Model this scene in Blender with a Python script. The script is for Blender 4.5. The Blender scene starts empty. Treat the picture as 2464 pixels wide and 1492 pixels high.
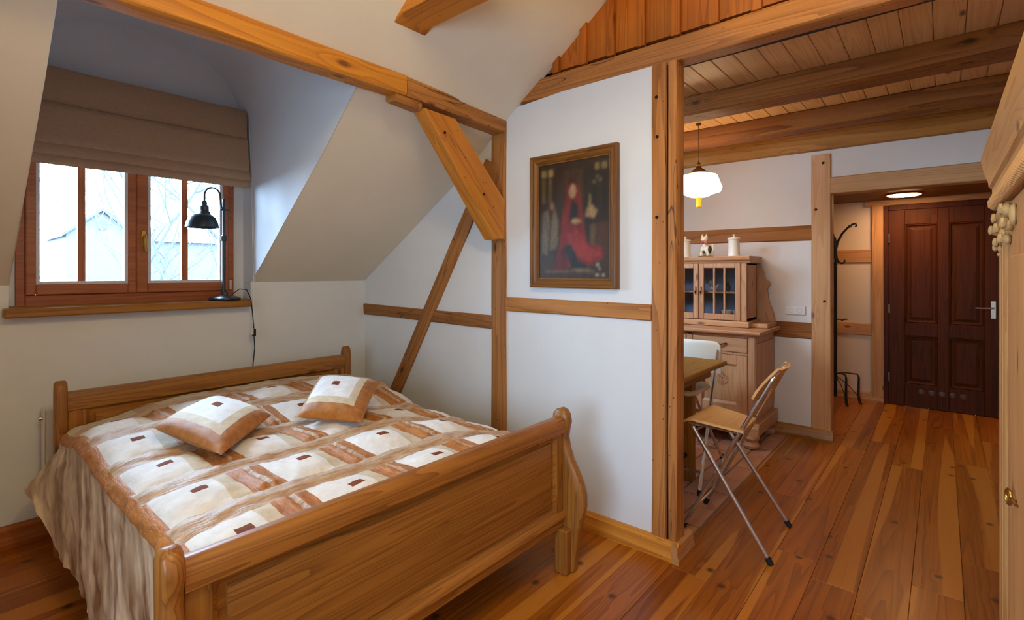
import bpy, bmesh, math, random
from mathutils import Vector, Matrix, noise
random.seed(7)
C = bpy.context.scene
COL = C.collection
R = math.radians

# ------------------------------------------------------------------ camera, world, lights, exposure
cam = bpy.data.cameras.new('camera')
cam.sensor_width = 36.0
cam.lens = 36.0 * 1215 / 2464
cam.shift_y = -90 / 2464
cam.clip_start = 0.02
camo = bpy.data.objects.new('camera', cam)
camo.location = (0, 0, 1.35)
camo.rotation_euler = (R(90), 0, R(-49.55))
COL.objects.link(camo)
C.camera = camo

SKY = 66.0
w = bpy.data.worlds.new('overcast_sky')
C.world = w
w.use_nodes = True
bg = w.node_tree.nodes['Background']
bg.inputs[0].default_value = (0.50, 0.73, 1.0, 1)
bg.inputs[1].default_value = SKY

C.view_settings.view_transform = 'Standard'
C.view_settings.look = 'None'
C.view_settings.exposure = -0.18
C.view_settings.gamma = 1.0
C.view_settings.use_curve_mapping = False
try:
    C.cycles.use_denoising = True
    C.cycles.max_bounces = 8
    C.cycles.diffuse_bounces = 4
    C.cycles.sample_clamp_indirect = 6.0
    C.cycles.caustics_reflective = False
    C.cycles.caustics_refractive = False
except Exception:
    pass


def lamp_light(name, loc, energy, col, radius):
    l = bpy.data.lights.new(name, 'POINT')
    l.energy = energy
    l.color = col
    l.shadow_soft_size = radius
    o = bpy.data.objects.new(name, l)
    o.location = loc
    COL.objects.link(o)
    return o


WARM = (1.0, 0.76, 0.38)
lamp_light('room_lamp_light', (0.55, 0.35, 2.75), 56, WARM, 0.16)
lamp_light('left_wall_warm_fill', (-0.9, 1.2, 1.9), 3, WARM, 0.12)  # added warm fill for the left wall, no lamp stands here

dl_ = bpy.data.lights.new('rear_cool_fill', 'AREA')  # cool fill added behind the camera, the wall there has no window
dl_.shape = 'RECTANGLE'
dl_.size = 1.3
dl_.size_y = 1.3
dl_.energy = 30
dl_.spread = R(105)
dl_.color = (0.50, 0.74, 1.0)
do_ = bpy.data.objects.new('rear_cool_fill', dl_)
do_.location = (-1.6, .45, 1.35)
do_.rotation_euler = (R(90), 0, R(-90))
COL.objects.link(do_)

pl = bpy.data.lights.new('window_portal', 'AREA')
pl.shape = 'RECTANGLE'
pl.size = 1.05
pl.size_y = 0.95
pl.cycles.is_portal = True
po = bpy.data.objects.new('window_portal', pl)
po.location = (0.838, 3.72, 1.66)
po.rotation_euler = (R(-90), 0, 0)
COL.objects.link(po)


# ------------------------------------------------------------------ materials
def srgb(h):
    h = h.lstrip('#')
    c = [int(h[i:i + 2], 16) / 255 for i in (0, 2, 4)]
    return tuple(x / 12.92 if x <= .04045 else ((x + .055) / 1.055) ** 2.4 for x in c) + (1,)


class NT:
    def __init__(s, name):
        s.m = bpy.data.materials.new(name)
        s.m.use_nodes = True
        s.t = s.m.node_tree
        s.b = s.t.nodes['Principled BSDF']

    def n(s, typ, **kw):
        nd = s.t.nodes.new(typ)
        for k, v in kw.items():
            setattr(nd, k, v)
        return nd

    def l(s, a, b):
        s.t.links.new(a, b)

    def val(s, sock, v):
        if hasattr(v, 'is_linked'):
            s.l(v, sock)
        else:
            sock.default_value = v

    def math(s, op, a, b=None, clamp=False):
        nd = s.n('ShaderNodeMath', operation=op, use_clamp=clamp)
        s.val(nd.inputs[0], a)
        if b is not None:
            s.val(nd.inputs[1], b)
        return nd.outputs[0]

    def vmul(s, v, k):
        nd = s.n('ShaderNodeVectorMath', operation='MULTIPLY')
        s.l(v, nd.inputs[0])
        nd.inputs[1].default_value = k
        return nd.outputs[0]

    def vadd(s, v, k):
        nd = s.n('ShaderNodeVectorMath', operation='ADD')
        s.l(v, nd.inputs[0])
        s.val(nd.inputs[1], k)
        return nd.outputs[0]

    def noise(s, v, scale, detail=2, rough=.5, dist=0):
        nd = s.n('ShaderNodeTexNoise')
        s.l(v, nd.inputs['Vector'])
        nd.inputs['Scale'].default_value = scale
        nd.inputs['Detail'].default_value = detail
        nd.inputs['Roughness'].default_value = rough
        nd.inputs['Distortion'].default_value = dist
        return nd.outputs[0]

    def mr(s, v, a, b, c=0., d=1.):
        nd = s.n('ShaderNodeMapRange')
        s.val(nd.inputs[0], v)
        for i, x in enumerate((a, b, c, d)):
            nd.inputs[i + 1].default_value = x
        return nd.outputs[0]

    def mix(s, f, a, b, blend='MIX'):
        nd = s.n('ShaderNodeMix', data_type='RGBA', blend_type=blend)
        s.val(nd.inputs[0], f)
        s.val(nd.inputs[6], a)
        s.val(nd.inputs[7], b)
        return nd.outputs[2]

    def bump(s, h, strength=.3, dist=.002):
        nd = s.n('ShaderNodeBump')
        nd.inputs['Strength'].default_value = strength
        nd.inputs['Distance'].default_value = dist
        s.l(h, nd.inputs['Height'])
        s.l(nd.outputs[0], s.b.inputs['Normal'])


def wood(name, cl, cd, ck='#3a1c0c', ring=1.0, knot=.5, rough=.45, spread=.1, fibre=.3, sap=None, worm=0., crack=0., spec=.4, ks=(2.3, 6., 2.4), swirl=1.2):
    N = NT(name)
    g = N.n('ShaderNodeAttribute', attribute_name='g').outputs['Vector']
    oi = N.n('ShaderNodeObjectInfo')
    rnd = oi.outputs['Random']
    cx = N.n('ShaderNodeCombineXYZ')
    N.l(N.math('MULTIPLY', rnd, 31.0), cx.inputs[0])
    N.l(N.math('MULTIPLY', rnd, 17.0), cx.inputs[1])
    p = N.vadd(g, cx.outputs[0])
    vor = N.n('ShaderNodeTexVoronoi')
    sx = N.n('ShaderNodeSeparateXYZ')
    N.l(p, sx.inputs[0])
    kx = N.n('ShaderNodeCombineXYZ')
    N.l(N.math('MULTIPLY', sx.outputs[0], ks[0]), kx.inputs[0])
    N.l(N.math('MULTIPLY', N.math('ADD', sx.outputs[1], N.math('MULTIPLY', sx.outputs[2], .9)), ks[1]), kx.inputs[1])
    vor.voronoi_dimensions = '2D'
    N.l(kx.outputs[0], vor.inputs['Vector'])
    vor.inputs['Scale'].default_value = 1.0
    d = vor.outputs['Distance']
    sep = N.n('ShaderNodeSeparateColor')
    N.l(vor.outputs['Color'], sep.inputs[0])
    on = N.mr(sep.outputs[0], 1 - knot * .55, 1 - knot * .55 + .02)
    ksoft = N.math('MULTIPLY', N.mr(d, .0, .34, 1, 0), on)
    kcore = N.math('MULTIPLY', N.mr(d, .035, .10, 1, 0), on)
    a = N.noise(N.vmul(p, (.34 * ring, 8.5 * ring, 8.5 * ring)), 1, 2.0, .45)
    t = N.math('ADD', N.math('MULTIPLY', a, 15.0), N.math('MULTIPLY', ksoft, swirl))
    fr = N.math('FRACT', t)
    rings = N.math('POWER', fr, 2.2)
    fib = N.noise(N.vmul(p, (5, 170, 170)), 1, 2, .6)
    low = N.noise(N.vmul(p, (.9, 9, 9)), 1, 1, .5)
    f = N.math('ADD', N.math('MULTIPLY', rings, .55), N.math('MULTIPLY', N.mr(fib, .3, .7), fibre))
    f = N.math('ADD', f, N.math('MULTIPLY', N.mr(low, .3, .7), .3), clamp=True)
    col = N.mix(f, srgb(cl), srgb(cd))
    if sap:
        s_ = N.noise(N.vmul(p, (.22, 9, 9)), 1.0, 1, .4)
        col = N.mix(N.mr(s_, .56, .575, 0, .8), col, srgb(sap))
    col = N.mix(N.math('MULTIPLY', kcore, .85), col, srgb(ck))
    h = f
    if worm:
        v2 = N.n('ShaderNodeTexVoronoi')
        N.l(N.vmul(p, (40, 60, 60)), v2.inputs['Vector'])
        v2.inputs['Scale'].default_value = 1
        s2 = N.n('ShaderNodeSeparateColor')
        N.l(v2.outputs['Color'], s2.inputs[0])
        wm = N.math('MULTIPLY', N.mr(v2.outputs['Distance'], .12, .22, 1, 0), N.mr(s2.outputs[1], 1 - worm * .3, 1 - worm * .3 + .01))
        col = N.mix(wm, col, srgb('#2e1809'))
    if crack:
        cn = N.noise(N.vmul(p, (.7, 7, 7)), 1, 3, .55)
        ck_ = N.mr(N.math('ABSOLUTE', N.math('SUBTRACT', cn, .5)), .0, .006, crack, 0)
        gate = N.mr(N.noise(N.vmul(p, (1.3, 2, 2)), 1, 1), .5, .56)
        ckk = N.math('MULTIPLY', ck_, gate)
        col = N.mix(ckk, col, srgb('#2a1608'))
        h = N.math('SUBTRACT', f, N.math('MULTIPLY', ckk, 3.0))
    hsv = N.n('ShaderNodeHueSaturation')
    N.l(N.mr(rnd, 0, 1, .497, .503), hsv.inputs['Hue'])
    r2 = N.math('FRACT', N.math('MULTIPLY', rnd, 7.31))
    N.l(N.mr(r2, 0, 1, 1 - spread, 1 + spread), hsv.inputs['Value'])
    N.l(col, hsv.inputs['Color'])
    N.l(hsv.outputs[0], N.b.inputs['Base Color'])
    N.b.inputs['Roughness'].default_value = rough
    N.b.inputs['Specular IOR Level'].default_value = spec
    N.bump(h, .18, .002)
    return N.m


def plain(name, c, rough=.5, metal=0., spec=.4, bump=0., bscale=200., var=0., coat=0., emit=0.):
    N = NT(name)
    tc = N.n('ShaderNodeTexCoord').outputs['Object']
    base = srgb(c)
    if var:
        nz = N.noise(tc, 3.0, 4, .6)
        col = N.mix(N.mr(nz, .3, .7), tuple(x * (1 - var) for x in base[:3]) + (1,), base)
        N.l(col, N.b.inputs['Base Color'])
    else:
        N.b.inputs['Base Color'].default_value = base
    N.b.inputs['Roughness'].default_value = rough
    N.b.inputs['Metallic'].default_value = metal
    N.b.inputs['Specular IOR Level'].default_value = spec
    N.b.inputs['Coat Weight'].default_value = coat
    if emit:
        N.b.inputs['Emission Color'].default_value = base
        N.b.inputs['Emission Strength'].default_value = emit
    if bump:
        N.bump(N.noise(tc, bscale, 3, .6), bump, .002)
    return N.m


def fabric(name, c, c2=None, rough=.8, sheen=.2, weave=900., fold=0., stretch=(1, 1, 1), bump=.3, spec=.3, mixs=18., skew=0., det=4):
    N = NT(name)
    g = N.n('ShaderNodeAttribute', attribute_name='g').outputs['Vector']
    if skew:
        vr = N.n('ShaderNodeVectorRotate', rotation_type='X_AXIS')
        vr.inputs['Angle'].default_value = skew
        N.l(g, vr.inputs['Vector'])
        g = vr.outputs[0]
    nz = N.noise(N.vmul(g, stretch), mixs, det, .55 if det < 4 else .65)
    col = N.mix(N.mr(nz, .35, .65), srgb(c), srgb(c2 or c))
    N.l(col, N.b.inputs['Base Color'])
    N.b.inputs['Roughness'].default_value = rough
    N.b.inputs['Sheen Weight'].default_value = sheen
    N.b.inputs['Specular IOR Level'].default_value = spec
    h = N.noise(g, weave, 1)
    if fold:
        h = N.math('ADD', N.math('MULTIPLY', h, .1), N.math('MULTIPLY', N.noise(N.vmul(g, stretch), mixs * 1.6, 3, .6), fold))
    N.bump(h, bump, .004)
    return N.m


M = {}
M['plaster'] = plain('white_plaster', '#e2e5ea', .9, bump=.25, bscale=24., var=.05, spec=.2)
M['plaster2'] = plain('ceiling_plaster', '#ece4d2', .9, bump=.25, bscale=18., var=.05, spec=.2)
M['plaster_kitchen'] = plain('kitchen_plaster', '#dccfc4', .9, bump=.2, bscale=24., var=.05, spec=.2)
M['plaster_hall'] = plain('hall_plaster', '#dcc6b0', .9, bump=.2, bscale=24., var=.05, spec=.2)
M['floor'] = wood('oiled_pine_floor', '#b06418', '#7a3c0a', '#35170a', ring=.8, knot=.62, rough=.34, spread=.18, sap='#c47c2c', spec=.4, ks=(4.0, 4.4, 2.), swirl=.5)
M['bed'] = wood('honey_pine', '#b07430', '#74441a', '#4a2812', ring=1.35, knot=.45, rough=.38, spread=.05, fibre=.25, spec=.45)
M['beam'] = wood('old_oak_beam', '#c38342', '#8e5624', '#4a2810', ring=.8, knot=.3, rough=.6, spread=.06, worm=.35, crack=.9)
M['beam_or'] = wood('orange_beam', '#d8902f', '#ab6420', '#5a3010', ring=.7, knot=.3, rough=.55, spread=.05, worm=.1, crack=.5)
M['rail'] = wood('weathered_rail', '#b3783f', '#7f4d24', '#3a200e', ring=1.0, knot=.3, rough=.65, spread=.08, worm=.55, crack=1.)
M['darkbeam'] = wood('dark_ceiling_beam', '#985c24', '#5e3210', '#32190a', ring=.7, knot=.25, rough=.6, spread=.06, crack=.7, spec=.15)
M['wallplate'] = wood('brown_wall_plate', '#b07434', '#82501e', '#3a200e', ring=.7, knot=.35, rough=.6, spread=.04, crack=.4, spec=.2)
M['ceilplank'] = wood('pine_ceiling_plank', '#deb078', '#c48a4e', '#4a2a14', ring=.9, knot=.6, rough=.5, spread=.08)
M['board'] = wood('orange_cladding', '#b86618', '#8a450c', '#5a280a', ring=.9, knot=.3, rough=.45, spread=.12)
M['post_lt'] = wood('planed_post', '#c8925c', '#a87040', '#54301a', ring=.8, knot=.4, rough=.55, spread=.05)
M['dresser'] = wood('waxed_pine_dresser', '#c79468', '#a67048', '#5a3420', ring=1.1, knot=.4, rough=.5, spread=.05)
M['wardrobe'] = wood('stripped_pine', '#d9a96c', '#bf8148', '#6a4022', ring=1.1, knot=.3, rough=.5, spread=.05)
M['carve'] = plain('pale_carving', '#dcb980', .55, bump=.2, bscale=60, var=.15)
M['door'] = wood('mahogany_door', '#58290c', '#3a1a07', '#2a1006', ring=.8, knot=.05, rough=.55, spread=.03, spec=.15)
M['doorframe'] = wood('mahogany_frame', '#55260f', '#3a1809', '#2a1006', ring=.8, knot=.05, rough=.55, spread=.03, spec=.15)
M['window'] = wood('mahogany_window', '#b3683e', '#8f4e2c', '#3a1c10', ring=.8, knot=.02, rough=.38, spread=.04)
M['sill'] = wood('oak_sill', '#a8702c', '#7c4a18', '#4a2a10', ring=.9, knot=.1, rough=.4, spread=.02)
M['table'] = wood('oak_table', '#a8742e', '#80541c', '#4a2a12', ring=.9, knot=.2, rough=.6, spread=.03, spec=.2)
M['ply'] = wood('beech_ply', '#e8bd80', '#d6a060', '#a87038', ring=.5, knot=0., rough=.35, spread=.02, fibre=.2)
M['plyw'] = plain('cream_seat', '#ece2d0', .4)
M['brick'] = plain('terracotta_brick', '#cc9478', .7, bump=.5, bscale=60, var=.3, spec=.3)
M['mortar'] = plain('mortar', '#8a7060', .95, bump=.4, bscale=120, var=.2)
M['subfloor'] = plain('dark_subfloor', '#2c160a', .9)
M['chrome'] = plain('chrome', '#dadde4', .24, metal=1.)
M['steel'] = plain('brushed_steel', '#b8b0a0', .35, metal=1.)
M['brass'] = plain('brass', '#c49a4a', .3, metal=1.)
M['oldbrass'] = plain('aged_brass', '#6a4a20', .4, metal=1.)
M['iron'] = plain('wrought_iron', '#17130f', .55, bump=.3, bscale=80)
M['rubber'] = plain('black_rubber', '#15171a', .6)
M['lampmetal'] = plain('dark_blue_black_enamel', '#1c2c38', .35, coat=.3)
M['lampin'] = plain('pale_lamp_inside', '#8fa0aa', .5)
M['vent'] = plain('brown_vent', '#5e3c22', .4)
M['hole'] = plain('dark_hole', '#1c0e06', .95)
M['white_paint'] = plain('white_paint', '#ece8e2', .4)
M['spacer'] = plain('pale_glazing_bead', '#c9cbd2', .4)
M['porcelain'] = plain('ivory_porcelain', '#e6dfd0', .3, var=.06)
M['catwhite'] = plain('cream_ceramic', '#e8dcc0', .35)
M['catdark'] = plain('black_ceramic', '#23282a', .35)
M['red'] = plain('red_ceramic', '#a8322a', .4)
M['amber'] = plain('amber_glass', '#d89a28', .3, emit=.5)
M['lining'] = plain('grey_blue_lining', '#6c7c94', .8, var=.3)
M['plug'] = plain('ivory_plastic', '#dcd2c9', .4)
M['frame_gold'] = wood('old_gilt_frame', '#8a5c24', '#5e3a12', '#2c1808', ring=1., knot=.1, rough=.45, spread=0)
M['blind'] = fabric('taupe_linen', '#bd9a7c', '#aa8768', .9, .1, 700., bump=.25, mixs=60., stretch=(1, 1, 12))
M['white_fab'] = fabric('white_quilt_cotton', '#f2f0ee', '#e2dfdc', .7, .2, 500., fold=1.0, bump=.75, mixs=16.)
M['beige_fab'] = fabric('beige_quilt_cotton', '#dcccb0', '#c9b796', .65, .2, 500., fold=1., bump=.5, mixs=22.)
M['tan_fab'] = fabric('tan_sash_silk', '#d2b391', '#a87e56', .5, .2, 500., fold=1.4, bump=.6, stretch=(4, 22, 4), mixs=4., spec=.5)
M['brown_fab'] = fabric('copper_satin', '#c8823a', '#9e5e22', .55, .1, 500., fold=1.4, bump=.55, stretch=(22, 5, 4), mixs=4., spec=.2)
M['silk'] = fabric('silk_painted_sheen', '#ecd6b6', '#7c5028', .40, .2, 300., fold=1.6, bump=.7, stretch=(2, 7, 1.6), mixs=1.9, det=2, spec=.6, skew=.7)  # silk sheen painted in: light and dark diagonal streaks in the colour
M['patch'] = fabric('chestnut_patch', '#8c4824', '#723a1c', .7, .0, spec=.1)
M['cush_brown'] = fabric('cushion_copper', '#bc7a2c', '#9c5e1a', .55, .15, 500., fold=.6, bump=.4, mixs=25.)
M['snow_ground'] = plain('pale_ground', '#3e4044', .9, var=.2)
M['bark'] = plain('grey_bark', '#30343a', .9)
M['conifer'] = plain('conifer_green', '#1e342a', .9)
M['render_wall'] = plain('house_render', '#3c3e42', .9)
M['tile_red'] = plain('red_roof_tile', '#4a2428', .8)
M['hedge'] = plain('distant_hedge', '#2e3c40', .9, var=.3)

# thin window pane: clear with a fresnel reflection
N = NT('window_glass')
tr = N.n('ShaderNodeBsdfTransparent')
gl = N.n('ShaderNodeBsdfGlossy')
gl.inputs['Roughness'].default_value = .02
fr = N.n('ShaderNodeFresnel')
fr.inputs[0].default_value = 1.45
mx = N.n('ShaderNodeMixShader')
N.l(fr.outputs[0], mx.inputs[0])
N.l(tr.outputs[0], mx.inputs[1])
N.l(gl.outputs[0], mx.inputs[2])
N.l(mx.outputs[0], N.t.nodes['Material Output'].inputs[0])
M['glass'] = N.m
# lit opal shade and lit ceiling lamp
M['opal'] = plain('lit_opal_glass', '#ffdfb0', .4, emit=15.0)
M['hall_lit'] = plain('lit_hall_lamp', '#ffc88a', .4, emit=70.0)
# flat oil picture: colours from the print itself
N = NT('oil_picture')
at = N.n('ShaderNodeAttribute', attribute_name='paint')
tcn = N.n('ShaderNodeTexCoord').outputs['Object']
nz = N.noise(tcn, 90., 4, .7)
N.l(N.mix(N.mr(nz, .3, .8, 0., .45), at.outputs['Color'], srgb('#2a1c10')), N.b.inputs['Base Color'])
N.b.inputs['Roughness'].default_value = .45
M['picture'] = N.m


# ------------------------------------------------------------------ mesh helpers
WO = {}   # world origin of every object built


def axes(along):
    a = {'x': Vector((1, 0, 0)), 'y': Vector((0, 1, 0)), 'z': Vector((0, 0, 1))}[along] if isinstance(along, str) else Vector(along).normalized()
    r = Vector((0, 0, 1)) if abs(a.z) < .9 else Vector((1, 0, 0))
    b = r.cross(a).normalized()
    return a, b, a.cross(b)


class G:
    """collects shapes, then links them as ONE mesh object"""
    def __init__(s):
        s.v, s.f, s.mi = [], [], []

    def add(s, v, f, mi=0):
        o = len(s.v)
        s.v += [Vector(p) for p in v]
        s.f += [[i + o for i in q] for q in f]
        s.mi += [mi] * len(f)
        return s

    def box(s, x0, x1, y0, y1, z0, z1, bev=.003, mi=0):
        b = min(bev, abs(x1 - x0) * .3, abs(y1 - y0) * .3, abs(z1 - z0) * .3)
        X, Y, Z = (x0, x1), (y0, y1), (z0, z1)
        if b <= 0:
            v = [(X[i], Y[j], Z[k]) for i in (0, 1) for j in (0, 1) for k in (0, 1)]
            f = [[0, 1, 3, 2], [4, 6, 7, 5], [0, 4, 5, 1], [2, 3, 7, 6], [0, 2, 6, 4], [1, 5, 7, 3]]
            return s.add(v, f, mi)
        v, idx = [], {}
        for i in (0, 1):
            for j in (0, 1):
                for k in (0, 1):
                    sx, sy, sz = (b if i == 0 else -b), (b if j == 0 else -b), (b if k == 0 else -b)
                    idx[i, j, k, 0] = len(v); v.append((X[i], Y[j] + sy, Z[k] + sz))
                    idx[i, j, k, 1] = len(v); v.append((X[i] + sx, Y[j], Z[k] + sz))
                    idx[i, j, k, 2] = len(v); v.append((X[i] + sx, Y[j] + sy, Z[k]))
        f = []
        for i in (0, 1):
            f.append([idx[i, 0, 0, 0], idx[i, 0, 1, 0], idx[i, 1, 1, 0], idx[i, 1, 0, 0]])
            f.append([idx[0, i, 0, 1], idx[1, i, 0, 1], idx[1, i, 1, 1], idx[0, i, 1, 1]])
            f.append([idx[0, 0, i, 2], idx[0, 1, i, 2], idx[1, 1, i, 2], idx[1, 0, i, 2]])
        for i in (0, 1):
            for j in (0, 1):
                f.append([idx[i, j, 0, 0], idx[i, j, 1, 0], idx[i, j, 1, 1], idx[i, j, 0, 1]])
                f.append([idx[i, 0, j, 0], idx[i, 1, j, 0], idx[i, 1, j, 2], idx[i, 0, j, 2]])
                f.append([idx[0, i, j, 1], idx[1, i, j, 1], idx[1, i, j, 2], idx[0, i, j, 2]])
                for k in (0, 1):
                    f.append([idx[i, j, k, 0], idx[i, j, k, 1], idx[i, j, k, 2]])
        return s.add(v, f, mi)

    def prism(s, poly, axis, a0, a1, mi=0, bev=0.):
        """polygon (p,q) extruded along axis: x -> (y,z), y -> (x,z), z -> (x,y)"""
        def P(p, q, a):
            return (a, p, q) if axis == 'x' else (p, a, q) if axis == 'y' else (p, q, a)
        n = len(poly)
        if bev:
            c = [sum(p[i] for p in poly) / n for i in (0, 1)]
            ins = []
            for i in range(n):
                p0, p1, p2 = Vector(poly[i - 1]), Vector(poly[i]), Vector(poly[(i + 1) % n])
                d1, d2 = (p1 - p0).normalized(), (p2 - p1).normalized()
                nn = Vector((-(d1 + d2).y, (d1 + d2).x))
                if nn.length < 1e-6:
                    nn = Vector((-d1.y, d1.x))
                nn.normalize()
                ins.append(nn)
            area = sum(poly[i - 1][0] * poly[i][1] - poly[i][0] * poly[i - 1][1] for i in range(n))
            sg = bev if area > 0 else -bev
            inner = [(poly[i][0] + ins[i].x * sg, poly[i][1] + ins[i].y * sg) for i in range(n)]
            e = bev if a1 > a0 else -bev
            rows = [(inner, a0), (poly, a0 + e), (poly, a1 - e), (inner, a1)]
        else:
            rows = [(poly, a0), (poly, a1)]
        v = [P(p, q, a) for pl_, a in rows for p, q in pl_]
        f = [list(range(n))[::-1], [i + n * (len(rows) - 1) for i in range(n)]]
        for r in range(len(rows) - 1):
            for i in range(n):
                j = (i + 1) % n
                f.append([r * n + i, r * n + j, (r + 1) * n + j, (r + 1) * n + i])
        return s.add(v, f, mi)

    def tube(s, path, r, seg=8, caps=True, mi=0, closed=False):
        pts = [Vector(p) for p in path]
        rs = r if isinstance(r, (list, tuple)) else [r] * len(pts)
        v, f = [], []
        nrm = None
        for i, p in enumerate(pts):
            if closed:
                d = (pts[(i + 1) % len(pts)] - pts[i - 1]).normalized()
            else:
                d = (pts[min(i + 1, len(pts) - 1)] - pts[max(i - 1, 0)]).normalized()
            if nrm is None:
                nrm = d.orthogonal().normalized()
            nrm = (nrm - d * nrm.dot(d))
            if nrm.length < 1e-6:
                nrm = d.orthogonal()
            nrm.normalize()
            bn = d.cross(nrm)
            for k in range(seg):
                a = 2 * math.pi * k / seg
                v.append(p + (nrm * math.cos(a) + bn * math.sin(a)) * rs[i])
        n = len(pts)
        for i in range(n if closed else n - 1):
            for k in range(seg):
                k2 = (k + 1) % seg
                i2 = (i + 1) % n
                f.append([i * seg + k, i * seg + k2, i2 * seg + k2, i2 * seg + k])
        if caps and not closed:
            f.append(list(range(seg))[::-1])
            f.append([(n - 1) * seg + k for k in range(seg)])
        return s.add(v, f, mi)

    def lathe(s, prof, c, seg=20, mi=0, axis='z', closed=False):
        """prof: (radius, height)"""
        c = Vector(c)
        v, f = [], []
        for r_, h in prof:
            for k in range(seg):
                a = 2 * math.pi * k / seg
                x, y = r_ * math.cos(a), r_ * math.sin(a)
                p = (x, y, h) if axis == 'z' else (h, x, y) if axis == 'x' else (x, h, y)
                v.append(c + Vector(p))
        n = len(prof)
        for i in range(n - 1):
            for k in range(seg):
                k2 = (k + 1) % seg
                f.append([i * seg + k, i * seg + k2, (i + 1) * seg + k2, (i + 1) * seg + k])
        if prof[0][0] > 1e-5:
            f.append(list(range(seg))[::-1])
        if prof[-1][0] > 1e-5:
            f.append([(n - 1) * seg + k for k in range(seg)])
        return s.add(v, f, mi)

    def ball(s, c, rx, ry=None, rz=None, seg=12, mi=0):
        ry = ry or rx
        rz = rz or rx
        c = Vector(c)
        rings = seg // 2
        v, f = [], []
        for i in range(rings + 1):
            t = math.pi * i / rings
            for k in range(seg):
                a = 2 * math.pi * k / seg
                v.append(c + Vector((rx * math.sin(t) * math.cos(a), ry * math.sin(t) * math.sin(a), rz * math.cos(t))))
        for i in range(rings):
            for k in range(seg):
                k2 = (k + 1) % seg
                f.append([i * seg + k, (i + 1) * seg + k, (i + 1) * seg + k2, i * seg + k2])
        return s.add(v, f, mi)

    def beam(s, p0, p1, sect, n=10, amp=.003, up=None, mi=0, seed=0, wave=1.0):
        """hand-hewn timber: section polygon (a,b) swept p0 -> p1 with small irregularities"""
        p0, p1 = Vector(p0), Vector(p1)
        d = (p1 - p0)
        L = d.length
        d.normalize()
        upv = Vector(up) if up else (Vector((0, 0, 1)) if abs(d.z) < .9 else Vector((0, 1, 0)))
        a = upv.cross(d).normalized()
        b = d.cross(a)
        v, f = [], []
        m = len(sect)
        for i in range(n + 1):
            t = i / n
            for k, (x, y) in enumerate(sect):
                q = Vector((t * L * 2.2 * wave, k * 1.7 + seed * 9.1, seed * 3.3))
                jx = noise.noise(q) * amp
                jy = noise.noise(q + Vector((0, 50, 7))) * amp
                v.append(p0 + d * (t * L) + a * (x + jx) + b * (y + jy))
        for i in range(n):
            for k in range(m):
                k2 = (k + 1) % m
                f.append([i * m + k, i * m + k2, (i + 1) * m + k2, (i + 1) * m + k])
        f.append(list(range(m))[::-1])
        f.append([n * m + k for k in range(m)])
        return s.add(v, f, mi)

    def obj(s, name, mat, parent=None, along=None, smooth=35, origin=None, fix=True, weld=0.):
        xs = [p.x for p in s.v]; ys = [p.y for p in s.v]; zs = [p.z for p in s.v]
        if origin is None:
            zz = min(zs) if parent is None else (min(zs) + max(zs)) / 2
            origin = Vector(((min(xs) + max(xs)) / 2, (min(ys) + max(ys)) / 2, zz))
        origin = Vector(origin)
        me = bpy.data.meshes.new(name)
        me.from_pydata([p - origin for p in s.v], [], s.f)
        mats = mat if isinstance(mat, (list, tuple)) else [mat]
        for m_ in mats:
            me.materials.append(m_)
        if any(s.mi):
            me.polygons.foreach_set('material_index', s.mi)
        if fix:
            bm = bmesh.new()
            bm.from_mesh(me)
            if weld:
                bmesh.ops.remove_doubles(bm, verts=bm.verts, dist=weld)
            bmesh.ops.recalc_face_normals(bm, faces=bm.faces)
            bm.to_mesh(me)
            bm.free()
        if along is None:
            ex = [max(q) - min(q) for q in (xs, ys, zs)]
            along = 'xyz'[ex.index(max(ex))]
        a, b, c = axes(along)
        off = Vector((random.uniform(0, 40), random.uniform(0, 40), random.uniform(0, 40)))
        at_ = me.attributes.new('g', 'FLOAT_VECTOR', 'POINT')
        buf = []
        for vv in me.vertices:
            p = vv.co
            buf += [p.dot(a) + off.x, p.dot(b) + off.y, p.dot(c) + off.z]
        at_.data.foreach_set('vector', buf)
        if smooth:
            me.shade_smooth()
            me.set_sharp_from_angle(angle=R(smooth))
        o = bpy.data.objects.new(name, me)
        COL.objects.link(o)
        WO[o.name] = origin
        if parent:
            o.parent = parent
            o.location = origin - WO[parent.name]
        else:
            o.location = origin
        return o


def tag(o, label, cat, group=None, kind=None):
    o['label'] = label
    o['category'] = cat
    if group:
        o['group'] = group
    if kind:
        o['kind'] = kind
    return o


def thing(name, label, cat, loc, group=None):
    o = bpy.data.objects.new(name, None)
    o.empty_display_size = .05
    o.location = loc
    COL.objects.link(o)
    WO[o.name] = Vector(loc)
    return tag(o, label, cat, group)


def struct(o):
    o['kind'] = 'structure'
    return o


def sempty(name, loc):
    o = bpy.data.objects.new(name, None)
    o.empty_display_size = .05
    o.location = loc
    COL.objects.link(o)
    WO[o.name] = Vector(loc)
    return struct(o)


def rect(w_, h_, c=.006):
    w2, h2 = w_ / 2, h_ / 2
    return [(-w2 + c, -h2), (w2 - c, -h2), (w2, -h2 + c), (w2, h2 - c), (w2 - c, h2), (-w2 + c, h2), (-w2, h2 - c), (-w2, -h2 + c)]


def dup(o, loc, label=None):
    """copy of a thing with copies of its parts and sub-parts"""
    c = o.copy()
    COL.objects.link(c)
    c.location = loc
    if label:
        c['label'] = label
    for ch in list(o.children):
        d = ch.copy()
        COL.objects.link(d)
        d.parent = c
        for gch in ch.children:
            e = gch.copy()
            COL.objects.link(e)
            e.parent = d
    return c


def interp(x, xs, ys):
    if x <= xs[0]:
        return ys[0]
    for i in range(1, len(xs)):
        if x <= xs[i]:
            t = (x - xs[i - 1]) / (xs[i] - xs[i - 1])
            return ys[i - 1] + t * (ys[i] - ys[i - 1])
    return ys[-1]


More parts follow.
